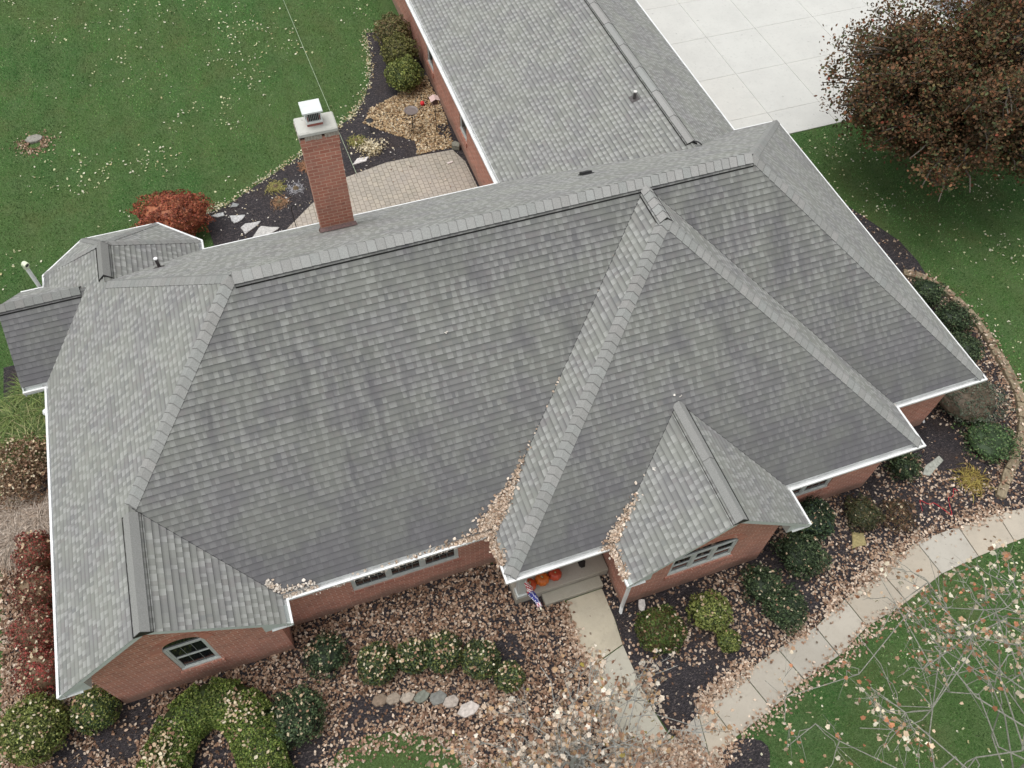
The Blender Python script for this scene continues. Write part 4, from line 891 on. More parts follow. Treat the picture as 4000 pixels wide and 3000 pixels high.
# ------------------------------------------------------------------ porch things
def pumpkin(x, y, z, r, h, col, label, seed, carved=False):
    t = thing('pumpkin', label, 'pumpkin', (x, y, z), 'pumpkins on the porch', seed*1.3); mb = MB(); nu, nv = 40, 14; g = []
    for j in range(nv+1):
        ph = math.pi*j/nv; ring = []
        for i in range(nu):
            a = 6.28318*i/nu; rib = 1-.07*abs(math.cos(a*5))**3; dip = .22*math.exp(-(ph/.35)**2)+.15*math.exp(-((math.pi-ph)/.35)**2)*-1
            ring.append((r*rib*math.sin(ph)**.85*math.cos(a), r*rib*math.sin(ph)**.85*math.sin(a), h*.5+h*.5*(math.cos(ph)-dip*abs(1))))
        g.append(ring)
    lowest = min(p[2] for ring in g for p in ring); g = [[(p[0], p[1], p[2]-lowest) for p in ring] for ring in g]
    for j in range(nv):
        for i in range(nu):
            f = .8+.2*abs(math.sin(6.28318*(i+.5)/nu*5)); mb.poly([g[j][i], g[j+1][i], g[j+1][(i+1) % nu], g[j][(i+1) % nu]], col=tuple(c*f for c in col))
    mb.build('shell', M['pumpkin'], t, smooth=True)
    mb = MB(); zt = g[0][0][2]; mb.tube([(0, 0, zt-.01), (.005, 0, zt+.035), (.03, .012, zt+.075)], [.026, .016, .018], 7, col=(.40, .34, .17)); mb.build('stalk', M['bark'], t)
pumpkin(10.17, -.62, .352, .17, .28, (.50, .075, .025), 'leftmost red orange pumpkin, behind the furled flag', 1)
pumpkin(10.51, -.58, .352, .185, .32, (.58, .14, .02), 'middle and brightest orange pumpkin on the porch', 2)
pumpkin(10.86, -.56, .352, .175, .30, (.50, .07, .03), 'rightmost red orange pumpkin on the porch edge', 3)
t = thing('furled_flag', 'furled red white and blue flag on a pole angled out from the porch column', 'flag', (9.93, -.83, 1.50))
mb = MB(); mb.tube([(0, 0, 0), (.06, -.85, .36)], .012, 8, col=(.75, .72, .68)); mb.tube([(.06, -.85, .36), (.063, -.89, .377)], [.025, .02], 8, col=(.75, .70, .55)); mb.build('flagpole', M['paint'], t)
mb = MB(); n = 34; prev = None
for i in range(n+1):
    u = i/n; c = Vector((.004+.055*u, -.06-.74*u, .02+.34*u-.03)); rr = .045+.035*math.sin(min(1, u*1.3)*math.pi*.9)
    ring = [c+Vector((math.cos(a)*rr*(1+.25*math.sin(3*a+u*9)), 0, math.sin(a)*rr*1.2*(1+.2*math.sin(2*a+u*7))-.05*rr)) for a in np.linspace(0, 6.2832, 17)[:-1]]
    if prev:
        for j in range(16):
            ph = (j/16*3.0+u*3.2) % 1
            if u < .42: col = (.52, .02, .035) if (ph*2 % 1) < .5 else (.80, .78, .76)
            elif u < .90: col = (.045, .05, .22) if (int(j*1.7+i*2.3) % 5) else (.78, .78, .8)
            else: col = (.80, .76, .78) if (j % 4) else (.45, .05, .12)
            if u > .7 and j in (10, 11, 12): col = (.72, .70, .74) if j != 11 else (.5, .03, .06)
            mb.poly([prev[j], prev[(j+1) % 16], ring[(j+1) % 16], ring[j]], col=col)
    prev = ring
mb.build('flag_cloth', M['paint'], t, smooth=True)
mb = MB(); mb.box((-.03, -.01, -.03), (.03, .0, .04), col=(.4, .4, .4)); mb.build('bracket', M['paint'], t)
mb = MB(); rg = np.random.default_rng(4)
mb.prism([(.09*math.cos(a)*(.7+.5*rg.random()), .13*math.sin(a)*(.7+.4*rg.random())) for a in np.linspace(0, 6.28, 13)[:-1]], 0, .02, 0, (.035, .032, .03))
tag(mb.build('dark_leaf_clump', M['stone'], None, loc=(11.63, -.46, .352)), 'dark wet leaf clump lying on the porch deck', 'debris')

# rear garden things --------------------------------------------------------------
t = thing('birdbath', 'dark metal birdbath bowl on a thin pole in the leaf covered bed', 'birdbath', (12.08, 17.25, 0))
mb = MB(); mb.tube([(0, 0, 0), (.01, .0, 1.02)], .014, 8, col=(.05, .045, .04)); mb.build('pole', M['paint'], t)
mb = MB(); n = 20; R = [(0, 1.0), (.12, 1.005), (.20, 1.03), (.235, 1.075), (.26, 1.08), (.26, 1.065), (.22, 1.01), (.1, .985)]
for k in range(len(R)-1):
    for i in range(n):
        a, b = 6.2832*i/n, 6.2832*(i+1)/n; mb.poly([(R[k][0]*math.cos(a), R[k][0]*math.sin(a), R[k][1]), (R[k][0]*math.cos(b), R[k][0]*math.sin(b), R[k][1]), (R[k+1][0]*math.cos(b), R[k+1][0]*math.sin(b), R[k+1][1]), (R[k+1][0]*math.cos(a), R[k+1][0]*math.sin(a), R[k+1][1])], col=(.17, .14, .125) if 2 < k else (.20, .17, .16))
mb.build('bowl', M['paint'], t, smooth=True)
mb = MB(); mb.tube([(0, 0, 1.035), (0, 0, 1.04)], .20, 20, col=(.16, .13, .12)); mb.build('water', M['paint'], t)
t = thing('bird_feeder', 'small roofed bird feeder on a pole beside the garage wall', 'bird feeder', (12.93, 17.10, 0))
mb = MB(); mb.tube([(0, 0, 0), (0, 0, 1.3)], .014, 8, col=(.05, .045, .04)); mb.build('pole', M['paint'], t)
mb = MB(); mb.box((-.09, -.08, 1.3), (.09, .08, 1.48), col=(.10, .06, .05)); mb.box((-.11, -.11, 1.28), (.11, .11, 1.30), col=(.3, .2, .15)); mb.build('seed_box', M['paint'], t)
mb = MB()
mb.poly([(-.17,-.15,1.47),(0,-.15,1.56),(0,.15,1.56),(-.17,.15,1.47)], col=(.56,.40,.37)); mb.poly([(0,-.15,1.56),(.17,-.15,1.47),(.17,.15,1.47),(0,.15,1.56)], col=(.60,.46,.43))
mb.poly([(-.17,-.15,1.455),(-.17,.15,1.455),(0,.15,1.545),(0,-.15,1.545)], col=(.3,.2,.18)); mb.poly([(0,-.15,1.545),(0,.15,1.545),(.17,.15,1.455),(.17,-.15,1.455)], col=(.3,.2,.18)); mb.build('feeder_roof', M['paint'], t)
mb = MB(); n = 12
g = [[(.09*math.cos(6.2832*i/n)*math.sin(math.pi*j/8), .09*math.sin(6.2832*i/n)*math.sin(math.pi*j/8), .09+.09*math.cos(math.pi*j/8)) for i in range(n)] for j in range(9)]
for j in range(8):
    for i in range(n): mb.poly([g[j][i], g[j+1][i], g[j+1][(i+1) % n], g[j][(i+1) % n]], col=(.62, .03, .04))
tag(mb.build('red_ball', M['paint'], None, smooth=True, loc=(12.85, 18.75, .03)), 'small red ball lying in the leaves by the bird feeder', 'ball')
t = thing('path_light', 'small dark garden light on a thin stake in the black mulch', 'garden light', (10.62, 17.85, 0))
mb = MB(); mb.tube([(0, 0, 0), (0, 0, .5)], .010, 6, col=(.03, .03, .03)); mb.build('stake', M['paint'], t)
mb = MB(); mb.tube([(0, 0, .46), (0, 0, .53)], [.05, .06], 10, col=(.02, .02, .02)); mb.tube([(0, 0, .53), (0, 0, .56)], [.14, .04], 12, col=(.02, .02, .022)); mb.build('shade', M['paint'], t)
# dark iron hook leaning at the chimney's left on the patio
t = thing('shepherd_hook', 'black iron shepherd hook standing on the patio left of the chimney', 'garden hook', (7.05, 13.35, .04))
mb = MB(); mb.tube([(0, 0, 0), (0, .0, 1.2), (.03, 0, 1.35), (.1, 0, 1.4), (.16, 0, 1.33), (.16, 0, 1.25)], .014, 7, col=(.015, .015, .015)); mb.tube([(0, -.1, .0), (0, 0, .25), (0, .12, 0)], .010, 6, col=(.015, .015, .015)); mb.build('hook_rod', M['paint'], t)
# thin pale line running up from the patio over the garden
mb = MB(); a, b = Vector((9.56, 15.6, .15)), Vector((8.90, 31.5, .25)); P = []
for k in range(25):
    t_ = k/24; p = a.lerp(b, t_); p.z += 1.0*math.sin(math.pi*t_)*.0+.02; P.append(p)
def line_obj(P, rad, col): 
    m_ = MB(); m_.tube(P, rad, 5, col=col); return m_
mw = line_obj(P, .008, (.42, .50, .36)); mw.tube([P[0]-Vector((0,0,.14)), P[0]], .01, 6, col=(.3, .3, .28)); mw.tube([Vector((8.90, 31.5, 0)), Vector((8.90, 31.5, .28))], .01, 6, col=(.3, .3, .28))
tag(mw.build('garden_line', M['paint']), 'thin pale green line stretched across the lawn to the patio', 'line')
mb = MB(); P = []
for k in range(22):
    u = k/21; P.append((21.0+1.3*u, -1.95+.25*math.sin(u*9)+.12*math.sin(u*21), .05+.02*math.sin(u*30)))
mb.tube(P, .008, 5, col=(.55, .04, .05)); tag(mb.build('garden_string', M['paint']), 'thin red string curling through the leaves in the right bed', 'string')

# ------------------------------------------------------------------ trees
def make_tree(name, label, base, H_, lean, crown_pts, leafcols, lw, leaf_size, leaves_per, seed, trunk_r=.12, bark=(.30, .30, .29), T=T_LEAF, group=None, sub=3, twig=.55, leaf_spread=.16, droop=0., fork=.35, cat='tree', limb=.36, crook=1.):
    """limbs run from the trunk to every crown point; twigs fan out there and carry the leaves"""
    t = thing(name, label, cat, base, group); rg = np.random.default_rng(seed); mb = MB(); B = Vector(base)
    top = Vector(lean)-B; nt_ = 7; tr = [Vector((0, 0, 0)).lerp(top, k/nt_)+Vector(tuple(rg.normal(size=3)*.05*(0 < k < nt_)))+Vector((0, 0, 0)) for k in range(nt_+1)]
    mb.tube(tr, [trunk_r*(1.25 if k == 0 else 1)*(1-.75*k/nt_) for k in range(nt_+1)], 9, col=bark)
    LP = []
    for cp_ in crown_pts:
        c = Vector(cp_)-B; f = min(.97, max(fork, (c.z-.9*abs((c-top).length)*.5)/max(.1, top.z))); st = tr[0].lerp(top, f); k_ = int(f*nt_); st = tr[k_].lerp(tr[min(nt_, k_+1)], f*nt_-k_)
        P = [st]; n = 8; wv = Vector(tuple(rg.normal(size=3)*.16)); wp = rg.random()*6
        for k in range(1, n+1):
            u = k/n; P.append(st.lerp(c, u)+Vector((0, 0, .12*(c-st).length*math.sin(math.pi*u)*(1 if u < 1 else 0)))+wv*math.sin(u*7+wp)*math.sin(math.pi*u)*crook+Vector(tuple(rg.normal(size=3)*.045*crook*(1 if k < n else 0))))
        r0 = max(.010, trunk_r*limb*(1-f*.5)); mb.tube(P, [r0*(1-.8*k/n)+.004 for k in range(n+1)], 6, col=bark)
        main = (c-st).normalized()
        for q in range(sub):
            u = .45+.55*rg.random(); p0 = P[int(u*n)] if u < 1 else P[-1]
            for q2 in range(2):
                d = (main*.7+Vector(tuple(rg.normal(size=3)*.75))); d.z = d.z*.6-droop; d.normalize(); L = twig*rg.uniform(.5, 1.3)
                p1 = p0+d*L*.5+Vector(tuple(rg.normal(size=3)*.08)); p2 = p1+(d+Vector(tuple(rg.normal(size=3)*.45))).normalized()*L*.5
                mb.tube([p0, p0.lerp(p1, .5)+Vector(tuple(rg.normal(size=3)*.03)), p1, p1.lerp(p2, .5)+Vector(tuple(rg.normal(size=3)*.025)), p2], [.009, .007, .0055, .004, .0025], 4, col=bark, cap=False)
                LP += [p1, p2, (p1+p2)/2]
                for q3 in range(2):
                    d3 = (d+Vector(tuple(rg.normal(size=3)*.8))).normalized(); e = p1.lerp(p2, rg.random())+d3*L*.45
                    mb.tube([p1.lerp(p2, .3), e], [.005, .002], 3, col=bark, cap=False); LP.append(e)
    mb.build('trunk', M['bark'], t)
    LPn = np.array([tuple(p) for p in LP]); n = int(leaves_per*len(LPn)); idx = rg.integers(0, len(LPn), n)
    pos = LPn[idx]+rg.normal(size=(n, 3))*leaf_spread; tone = .75+.5*vnoise(pos[:, 0]*2, pos[:, 1]*2+pos[:, 2], 1.1, seed)
    V, F, c = leaf_arrays(pos, leaf_size*rg.uniform(.6, 1.3, n), palette(leafcols, lw, n, rg, .18)*tone[:, None], rg, T, 1.1)
    npmesh('crown', V, F, c, M['leaf'], t); return t
# maple beyond the driveway corner: dense dark rust crown
rg = np.random.default_rng(21); cps = []
cc = np.array([29.3, 8.9, 4.1]); 
while len(cps) < 175:
    d = rg.normal(size=3); d /= np.linalg.norm(d); k = .45+.55*rg.random()**.5
    lum = 1+.30*math.sin(d[0]*5+2)*math.cos(d[1]*4)+.16*math.sin(d[2]*9+d[0]*4)
    p = cc+d*np.array([4.4, 4.7, 2.9])*k*lum
    if p[2] > 1.9 and p[1] > 5.4: cps.append(tuple(p))
for k in range(62):
    d = rg.normal(size=3); d /= np.linalg.norm(d); p = np.array([26.3, 10.2, 3.9])+d*np.array([2.3, 2.2, 1.9])*(.4+.6*rg.random()**.5); cps.append(tuple(p))
for q in ((24.5, 11.1, 3.9), (24.9, 10.7, 4.1), (25.0, 9.6, 3.6), (25.3, 11.6, 4.6), (27.3, 12.9, 4.8), (26.6, 12.2, 5.0)): cps.append(q)
make_tree('maple_tree', 'wide maple with dense dark rust and olive leaves at the driveway corner', (29.3, 9.0, 0), 7, (29.4, 9.0, 6.3), cps,
          [(.12, .065, .033), (.08, .052, .026), (.19, .085, .04), (.07, .085, .034), (.22, .06, .035), (.15, .11, .045)], (5, 5, 2.5, 3.5, .3, 2), .105, 14, 5, .2, (.10, .085, .07), T_LEAF, sub=4, twig=.75, leaf_spread=.17)
# bare twigged oak at the lower right, its top close to the camera
rg = np.random.default_rng(8)
cps = [(14.6,-4.6,7.2),(12.2,-5.4,6.6),(12.9,-6.2,8.3),(14.0,-5.3,8.4),(15.6,-4.4,6.3),(16.8,-4.2,5.4),(14.2,-6.0,9.0),(12.6,-6.6,8.0),(14.6,-5.8,9.3),(15.6,-5.8,8.2),(12.0,-6.4,6.6),(15.0,-4.8,6.8),(17.5,-4.9,5.8),(14.4,-6.5,9.5),(15.0,-5.0,8.1),(13.9,-5.2,6.8)]
make_tree('oak_tree', 'nearly bare oak with pale grey twigs and a few tan leaves at the lower right', (16.6, -8.9, 0), 9, (16.1, -7.3, 8.6), cps,
          [(.58, .50, .38), (.48, .36, .25), (.38, .17, .09), (.68, .63, .50), (.32, .20, .12)], (4, 4, 3.5, 2.5, 4), .09, 1.5, 6, .12, (.25, .245, .21), T_LOBE, sub=4, twig=.62, leaf_spread=.07, fork=.5, limb=.06, crook=4.)
# small oak over the foot of the front walk: thick tan leaves
cps = []
rg = np.random.default_rng(14)
while len(cps) < 70:
    a = rg.uniform(0, 6.28); rr = rg.random()**.5; p = (9.15+rr*3.2*math.cos(a), -4.95+rr*1.65*math.sin(a), 3.2+2.0*rg.random()*(1-rr*.4))
    cps.append(p)
make_tree('young_oak_tree', 'young oak still full of dry tan leaves over the foot of the front walk', (9.2, -5.6, 0), 6, (9.1, -5.3, 5.4), cps,
          [(.52, .40, .30), (.62, .53, .43), (.34, .20, .13), (.46, .30, .17), (.68, .62, .53), (.30, .24, .06)], (4, 4, 3, 2.5, 2, .4), .115, 2.5, 9, .1, (.27, .27, .25), T_LOBE, sub=2, twig=.5, leaf_spread=.09, fork=.4, limb=.12, crook=1.8)

# ------------------------------------------------------------------ fallen leaves
def obstacles(x, y): 
    ok = np.ones(len(x), bool); ok &= ~in_poly(x, y, OUT); return ok
def scatter(name, label, x, y, z, size, cols, w, seed, tilt=.45, T=T_LEAF, nrm=None, var=.16, thick=.04):
    rg = np.random.default_rng(seed); n = len(x); pos = np.stack([x, y, z+rg.random(n)*thick+.012], 1)
    V, F, c = leaf_arrays(pos, size*rg.uniform(.6, 1.3, n), palette(cols, w, n, rg, var), rg, T, tilt, nrm)
    return tag(npmesh(name, V, F, c, M['leaf']), label, 'fallen leaves', kind='stuff')
def field(poly, n, seed, dens=None, blobs=()):
    rg = np.random.default_rng(seed); P = np.array(poly); lo, hi = P.min(0), P.max(0)
    x = rg.uniform(lo[0], hi[0], n); y = rg.uniform(lo[1], hi[1], n); k = in_poly(x, y, poly) & obstacles(x, y)
    pr_ = np.ones(n) if dens is None else dens(x, y)
    for bx_, by_, br, bd in blobs: pr_ = np.where(((x-bx_)**2+(y-by_)**2) < (br*(.7+.6*vnoise(x, y, 2.5, 3)))**2, pr_*bd, pr_)
    k &= rg.random(n) < pr_; return x[k], y[k]
LP_ = [(-2.3,5),(-2.25,-1),(-1.6,-2),(0,-3.2),(3,-3.6),(4.3,-3.1),(4.8,-2.85),(5.5,-2.7),(6.2,-2.75),(6.8,-3.05),(7.2,-3.5),(7.6,-4.3),(8.6,-6.2),(12.7,-6.3),(12.8,-5.75),(12.5,-4.95),(12.0,-5.0),(10.75,-4.6),(10.72,-4),(10.9,-2.7),(10.95,-1.15),(9.7,-.8),(9.7,.45),(.4,.45),(-.0,5)]
x, y = field(LP_, 105000, 31, lambda x, y: np.where(x < .4, .8, 1.)*(.68+.5*vnoise(x, y, 1.1, 4)), [(4.2,-2.9,.75,.12),(3.9,-2.5,.5,.2),(.3,-.55,.7,.12),(2.3,-2.1,.6,.35),(9.15,-1.95,.5,.18),(8.75,-2.15,.35,.15),(5.6,-2.35,.6,.25),(-1.,-1.2,.6,.3),(4.6,-.1,.5,.8)])
near_house = y > -1.1
scatter('fallen_leaves', 'deep drift of tan oak leaves covering the left front bed', x, y, 0, .082, TAN, (4, 2.5, 4, 4, 3), 32, .6, thick=.07)
br = field(MR, 84000, 33, lambda x, y: .18+.62*np.clip((vnoise(x, y, .9, 14)-.32)*2.6, 0, 1)*np.where(x > 23.2, .7, 1.), [(12.3,-4.3,.9,.35),(12.6,-3.9,.7,.3),(16.6,-2.9,.5,.3),(22.5,-.2,.8,.12),(24.2,6.5,2.5,.25)])
scatter('fallen_leaves', 'scattered pale oak leaves over the right front mulch bed', br[0], br[1], 0, .082, TAN, (4, 5, 2, 4, 2), 34, .5)
# drifts against both edges of the walk
rg = np.random.default_rng(35); WU = np.array(WALK_U); n = 4400; t_ = rg.random(n)**.8*(len(WU)-1.01); i = t_.astype(int); f = (t_-i)[:, None]; p = WU[i]*(1-f)+WU[i+1]*f
off = rg.normal(size=n)*.13+.09; kp = rg.random(n) < .25+.75*np.clip((vnoise(p[:, 0], p[:, 1], 1.6, 77)-.3)*2.5, 0, 1); p = p[kp]; off = off[kp]; n = len(p); scatter('fallen_leaves', 'line of pale leaves drifted along the upper edge of the curving walk', p[:, 0]+rg.normal(size=n)*.05, p[:, 1]+off, np.where(off < 0, .045, 0.), .08, TAN, (4, 6, 1, 4, 1), 36, .5)
WLo = np.array(WALK_L[4:]); n = 900; t_ = rg.random(n)*(len(WLo)-1.01); i = t_.astype(int); f = (t_-i)[:, None]; p = WLo[i]*(1-f)+WLo[i+1]*f; off = rg.normal(size=n)*.14-.06
scatter('fallen_leaves', 'pale leaves caught along the lawn edge of the curving walk', p[:, 0], p[:, 1]+off, np.where(off > 0, .045, 0.), .08, TAN, (4, 6, 1, 4, 1), 37, .5)
n = 420; x = rg.uniform(10.7, 24, n); y = rg.uniform(-5.6, -1.2, n); k = in_poly(x, y, WALK_U+WALK_L[::-1]) | in_poly(x, y, [(10.85,-5.2),(10.8,-1.2),(11.95,-1.2),(12.0,-5)])
kk = k & (rg.random(n) < .5)
scatter('fallen_leaves', 'few small leaves lying on the concrete walks', x[kk], y[kk], .045, .06, [(.25, .2, .15), (.5, .42, .33)], (2, 1), 38, .3)
n = 3200; x = 11.35+rg.normal(size=n)*.62; y = -5.45+rg.normal(size=n)*.33; k = (x < 12.75) & (y < -4.75)
scatter('fallen_leaves', 'drift of leaves burying the foot of the front walk', x[k], y[k], .045, .088, TAN, (4, 4, 2, 4, 1), 39, .5)
n = 700; x = 10.82+rg.normal(size=n)*.10; y = rg.uniform(-4.9, -1.2, n)
scatter('fallen_leaves', 'leaves creeping over the left edge of the front walk', x, y, .045, .085, TAN, (4, 4, 2, 4, 1), 40, .5)
# on the lawns
def turf(name, label, polys, n, seed, holes=()):
    rg = np.random.default_rng(seed); XX, YY = [], []
    for (x0, x1, y0, y1) in polys:
        m_ = int(n*(x1-x0)*(y1-y0)); XX.append(rg.uniform(x0, x1, m_)); YY.append(rg.uniform(y0, y1, m_))
    x, y = np.concatenate(XX), np.concatenate(YY); k = obstacles(x, y)
    for h in [MRE, MR, ML, WALK_U+WALK_L[::-1], PAT, [(10.7,-1),(11.95,-1),(12.9,-5),(12.7,-8),(10.4,-8)]]: k &= ~in_poly(x, y, h)
    k &= ~((x > 20.9) & (y > 12.9)); k &= ((x-13.35)/.72)**2+((y+5.98)/.55)**2 > 1
    x, y = x[k], y[k]; n_ = len(x); a = rg.random(n_)*6.28; h = rg.uniform(.03, .07, n_); w = rg.uniform(.006, .014, n_); l = rg.uniform(.0, .05, n_)
    V = np.zeros((n_, 3, 3)); ca, sa = np.cos(a), np.sin(a); b = rg.random(n_)*6.28
    V[:, 0] = np.stack([x-ca*w, y-sa*w, np.zeros(n_)], 1); V[:, 1] = np.stack([x+ca*w, y+sa*w, np.zeros(n_)], 1); V[:, 2] = np.stack([x+np.cos(b)*l, y+np.sin(b)*l, h], 1)
    t_ = (.55+.9*vnoise(x, y, .8, 5)+.26*np.sin(x*5.2+2*vnoise(x, y, .5, 2)))[:, None]; brown = np.clip((vnoise(x, y, .45, 6)-.5)*2.2, 0, 1)[:, None]*.5
    col = palette([(.070, .205, .045), (.145, .30, .088), (.042, .125, .028), (.30, .37, .17)], (4, 3, 3, 1), n_, rg, .25)*t_; col = col*(1-brown)+np.array([.15, .14, .06])*brown
    F = np.arange(n_*3).reshape(-1, 3)
    tag(npmesh(name, V.reshape(-1, 3), F, col, M['foliage']), label, 'grass', kind='stuff')
turf('grass', 'short mown grass blades of the lawns', [(-5, 13, 10.5, 33), (22, 34, -9, 13), (12.5, 23, -9, -3.3), (3.5, 9.5, -6.5, -2.4), (-4, -1.9, -2, 10.5)], 330, 88)
def lawn_leaves(x0, x1, y0, y1, n, seed, label, size=.075, clump=.75):
    n = int(n*.8); size *= 1.12
    rg = np.random.default_rng(seed); x = rg.uniform(x0, x1, n*4); y = rg.uniform(y0, y1, n*4); pr_ = np.clip((vnoise(x, y, .55, seed)-clump+.35)*1.5, 0, 1)*np.clip((vnoise(x, y, 2.2, seed+1)-.25)*1.6, .05, 1)
    k = (rg.random(len(x)) < pr_) & obstacles(x, y) & ~in_poly(x, y, MRE) & ~in_poly(x, y, MR) & ~in_poly(x, y, ML) & ~in_poly(x, y, WALK_U+WALK_L[::-1]); k &= ~((x > 21) & (y > 12.9))
    scatter('lawn_leaves', label, x[k], y[k], .01, size, [(.55, .55, .33), (.62, .60, .46), (.42, .38, .2)], (4, 3, 1), seed, .5, thick=.02)
lawn_leaves(-4, 12.5, 13.5, 34, 3400, 51, 'pale yellow leaves sprinkled over the rear lawn', .075, .62)
lawn_leaves(22, 33, -9, 13, 2600, 52, 'pale yellow leaves sprinkled over the east lawn', .07, .55)
lawn_leaves(12.5, 24, -9, -3.4, 700, 53, 'pale leaves on the lawn below the curving walk', .06, .6)
lawn_leaves(3, 9, -6, -2.8, 500, 54, 'pale leaves on the small front lawn', .08, .5)
n = 420; a = rg.random(n)*6.28; q = np.abs(rg.normal(size=n))*.28+.22
scatter('fallen_leaves', 'ring of brown leaves around the round stone cover', -1.1+q*np.cos(a), 21.0+q*np.sin(a)*.9-.15, .0, .075, TAN, (2, 1, 3, 4, 2), 55, .5)
RB = np.array(MRE[1:12]); n = 950; t_ = rg.random(n)*(len(RB)-1.01); i = t_.astype(int); f = (t_-i)[:, None]; p = RB[i]*(1-f)+RB[i+1]*f; q = rg.normal(size=(n, 2))*.10
scatter('fallen_leaves', 'pale leaves lining the lawn edge of the rear mulch bed', p[:, 0]+q[:, 0]-.02, p[:, 1]+q[:, 1]+.05, 0, .07, [(.60, .57, .42), (.48, .42, .25), (.38, .28, .16)], (4, 3, 1), 56, .5)
RL = [(10.91,19.19),(12.39,19.8),(13.5,20.5),(13.5,18.0),(13.42,16.83),(13.32,16.1),(11.9,16.12),(12.05,16.83),(11.08,17.72),(10.45,18.40)]
x, y = field(RL, 15000, 57, lambda x, y: .55+.6*vnoise(x, y, 1.6, 6), [(13.35,17.0,.45,.15)])
scatter('fallen_leaves', 'golden tan leaf litter around the birdbath', x, y, 0, .085, [(.55, .42, .26), (.42, .29, .16), (.28, .18, .10), (.66, .56, .40)], (4, 4, 3, 3), 58, .5)
n = 2600; x = rg.uniform(4.4, 13.4, n); y = rg.uniform(13.2, 19, n); k = in_poly(x, y, MRE) & ~in_poly(x, y, PAT) & (rg.random(n) < .12+.5*np.clip(vnoise(x, y, 1.4, 9)-.5, 0, 1))
scatter('fallen_leaves', 'white flecks of leaves scattered over the rear black mulch', x[k], y[k], 0, .065, [(.68, .64, .58), (.5, .42, .3)], (3, 2), 59, .5)
n = 420; x = 10.4+rg.normal(size=n)*.25; y = 16.95+rg.normal(size=n)*.2; scatter('fallen_leaves', 'pale leaves piled in the clump near the patio edge', x, y, .05, .08, [(.62, .55, .40), (.5, .42, .26)], (3, 2), 60, .6, thick=.15)
n = 26; scatter('fallen_leaves', 'few leaves lying on the paver patio', rg.uniform(7.5, 13, n), rg.uniform(13.2, 15.6, n), .04, .06, TAN, (4, 4, 2, 4, 1), 61, .4)
x, y = field([(-2.3,-1),(-2.3,7.5),(-1.3,7.5),(-1.2,-1)], 4200, 62); scatter('fallen_leaves', 'leaf litter along the outer edge of the west bed', x, y, 0, .085, TAN, (3, 3, 4, 4, 3), 63, .5)
# leaves resting on shrubs and the horseshoe hedge
X, Y, ZZ = [], [], []
rg = np.random.default_rng(64)
for k, (bx_, by_, r, rz) in enumerate(BUSH_HITS):
    if by_ > 10 or bx_ > 22: continue
    n = int(60*r*r/.25*(1.2 if 5.8 < bx_ < 9.3 else (.35 if bx_ > 12 else .8)))
    a = rg.random(n)*6.28; q = r*.9*rg.random(n)**.5; X += list(bx_+q*np.cos(a)); Y += list(by_+q*np.sin(a)); ZZ += list(rz+rz*np.sqrt(1-(q/r)**2)*1.02)
HPn = np.array(HP)
n = 1900; t_ = rg.random(n)*(len(HPn)-1.01); i = t_.astype(int); f = (t_-i)[:, None]; p = HPn[i]*(1-f)+HPn[i+1]*f; q = rg.normal(size=(n, 2))*.22; q = np.clip(q, -.42, .42)
left = vnoise(p[:, 0], p[:, 1], 2.1, 8) > .38; p, q = p[left], q[left]
X += list(p[:, 0]+q[:, 0]); Y += list(p[:, 1]+q[:, 1]); ZZ += list(.45+.54*np.sqrt(1-np.clip((q**2).sum(1)/.3, 0, .9)))
scatter('fallen_leaves', 'curled tan leaves resting on top of the shrubs and hedge', np.array(X), np.array(Y), np.array(ZZ), .08, [(.56, .47, .32), (.46, .34, .22), (.62, .56, .42), (.33, .2, .13)], (4, 3, 2, 3), 65, .8)
# leaves in the roof valleys and gutters
def roof_leaves(x, y, label, seed, size=.08, thick=.08, cols=[(.52,.41,.32),(.68,.58,.48),(.34,.23,.16),(.45,.34,.25)], w=(4, 5, 2, 3)):
    z = np.array([roof_z(a, b) for a, b in zip(x, y)]); k = z > 2; z2 = np.where(k, z, EZ-.03)
    scatter('roof_leaves', label, x, y, z2, size, cols, w, seed, .5, thick=thick)
rg = np.random.default_rng(66)
n = 1500; t_ = np.abs(rg.normal(size=n))*.42; x = px0+.06+t_*.0-rg.exponential(.28, n)*(1-.0*t_); y = .06+t_*.9-.0; 
# valley between main slope and porch hip: the line where s*y = sc*(x-px0)
m_ = s/sc; yv = np.abs(rg.normal(size=n))*.40; xv = px0+m_*yv
xo = rg.normal(size=n)*.10*np.clip(1.3-yv, .25, 1)-np.abs(rg.normal(size=n))*.30*np.clip(.8-yv, .05, 1); x = xv+xo; y = np.maximum(yv+rg.normal(size=n)*.05, .02)
xg = px0+rg.normal(size=520)*.05+.03; yg = rg.uniform(-.75, .3, 520)
xe = px0-rg.exponential(.5, 330); ye = .02+rg.random(330)*.10
xs_ = px0+m_*np.array([1.0,1.1,1.15,1.25,1.5,1.55,1.6,1.9,2.1,2.2,2.25,2.3,3.6,4.1]); ys_ = np.array([1.0,1.1,1.15,1.25,1.5,1.55,1.6,1.9,2.1,2.2,2.25,2.3,3.6,4.1])
roof_leaves(np.concatenate([x, xg, xe, xs_]), np.concatenate([y, yg, ye, ys_]), 'pile of tan leaves choking the roof valley left of the porch hip', 67)
n = 620; m_ = sp/sh; yv = py+np.abs(rg.normal(size=n))*.30; xv = hx0+m_*(yv-py); x = xv+rg.normal(size=n)*.07-np.abs(rg.normal(size=n))*.15*np.clip(.7-(yv-py), .05, 1)
xg = hx0+.03+rg.normal(size=330)*.05; yg = rg.uniform(-1.95, -1.1, 330)
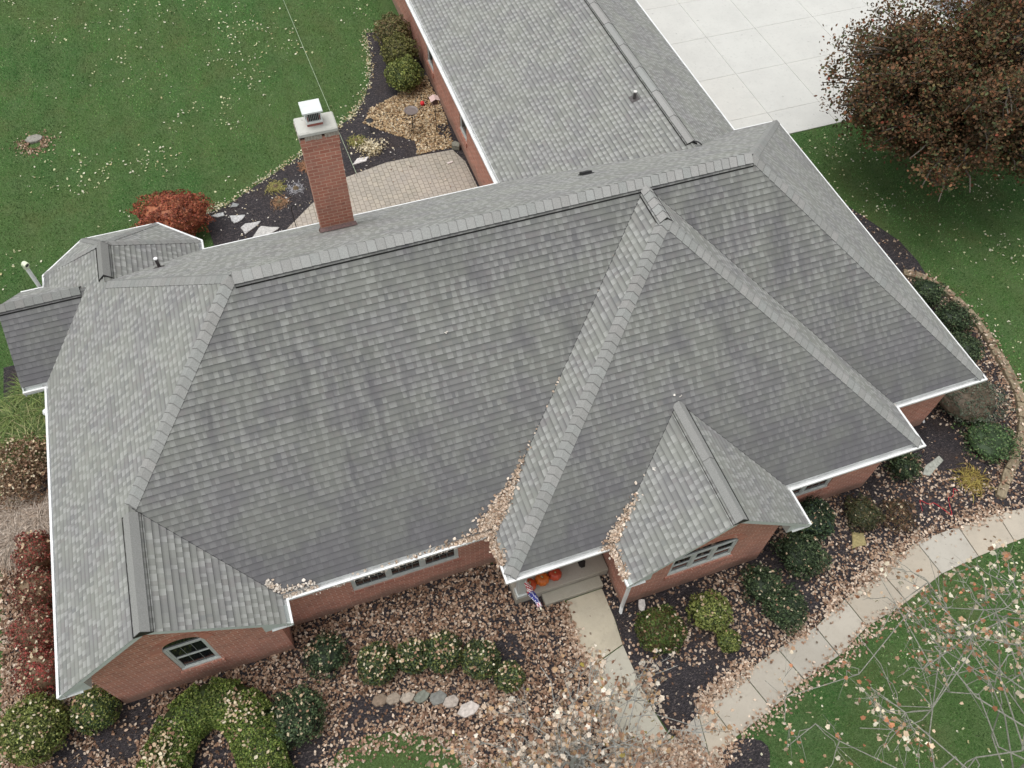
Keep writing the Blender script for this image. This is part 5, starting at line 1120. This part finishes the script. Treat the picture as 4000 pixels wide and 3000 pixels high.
roof_leaves(np.concatenate([x, xg]), np.concatenate([np.maximum(yv, py+.03), yg]), 'leaves packed in the valley left of the small front gable', 68, .075)
n = 210; x = gxr-.35+rg.random(n)*1.0; y = .04+np.abs(rg.normal(size=n))*.08+np.where(x < gxr, (gxr-x)*.8, 0); roof_leaves(x, y, 'pale leaves caught in the gutter corner beside the left gable', 69, .08, .05, [(.68, .62, .55), (.55, .45, .36)], (3, 2))
x = np.array([9.51, 9.54, 14.25, 14.1, 20.25, 20.0, 20.3, 13.2, 12.7]); y = np.array([3.57, 3.58, 1.05, 1.1, .1, .32, .03, -.1, -.55]); roof_leaves(x, y, 'single stray leaves on the open roof slopes', 70, .11, .01, [(.72, .68, .62)], (1,))
n = 160; x = rg.uniform(gxr+.5, px0, n); roof_leaves(x, -.02+rg.normal(size=n)*.02, 'dark debris specks in the front gutter', 71, .045, .01, [(.2, .17, .14), (.45, .4, .35)], (2, 1))
n = 1400; rg = np.random.default_rng(90); EA = np.array(EDG); t_ = rg.random(n)*(len(EA)-1.01); i = t_.astype(int); f = (t_-i)[:, None]; p = EA[i]*(1-f)+EA[i+1]*f; q = rg.normal(size=(n, 2))*.2
up_ = np.where((q**2).sum(1) < .016, .15, .0)
scatter('fallen_leaves', 'leaves half burying the curved tan edging stones', p[:, 0]+q[:, 0]-.05, p[:, 1]+q[:, 1], up_, .085, TAN, (4, 4, 4, 4, 2), 91, .5)

n = 900; rg = np.random.default_rng(92); EA = np.array([(3.2,-3.4),(4.3,-3.0),(4.8,-2.75),(5.5,-2.65),(6.2,-2.75),(6.8,-3.05),(7.3,-3.45),(8.0,-4.3)]); t_ = rg.random(n)*(len(EA)-1.01); i = t_.astype(int); f = (t_-i)[:, None]; p = EA[i]*(1-f)+EA[i+1]*f; q = rg.normal(size=(n, 2))*.22
scatter('fallen_leaves', 'tan leaves straying onto the edge of the small front lawn', p[:, 0]+q[:, 0], p[:, 1]+q[:, 1]-.1, .02, .08, TAN, (4, 4, 3, 4, 1), 93, .5)
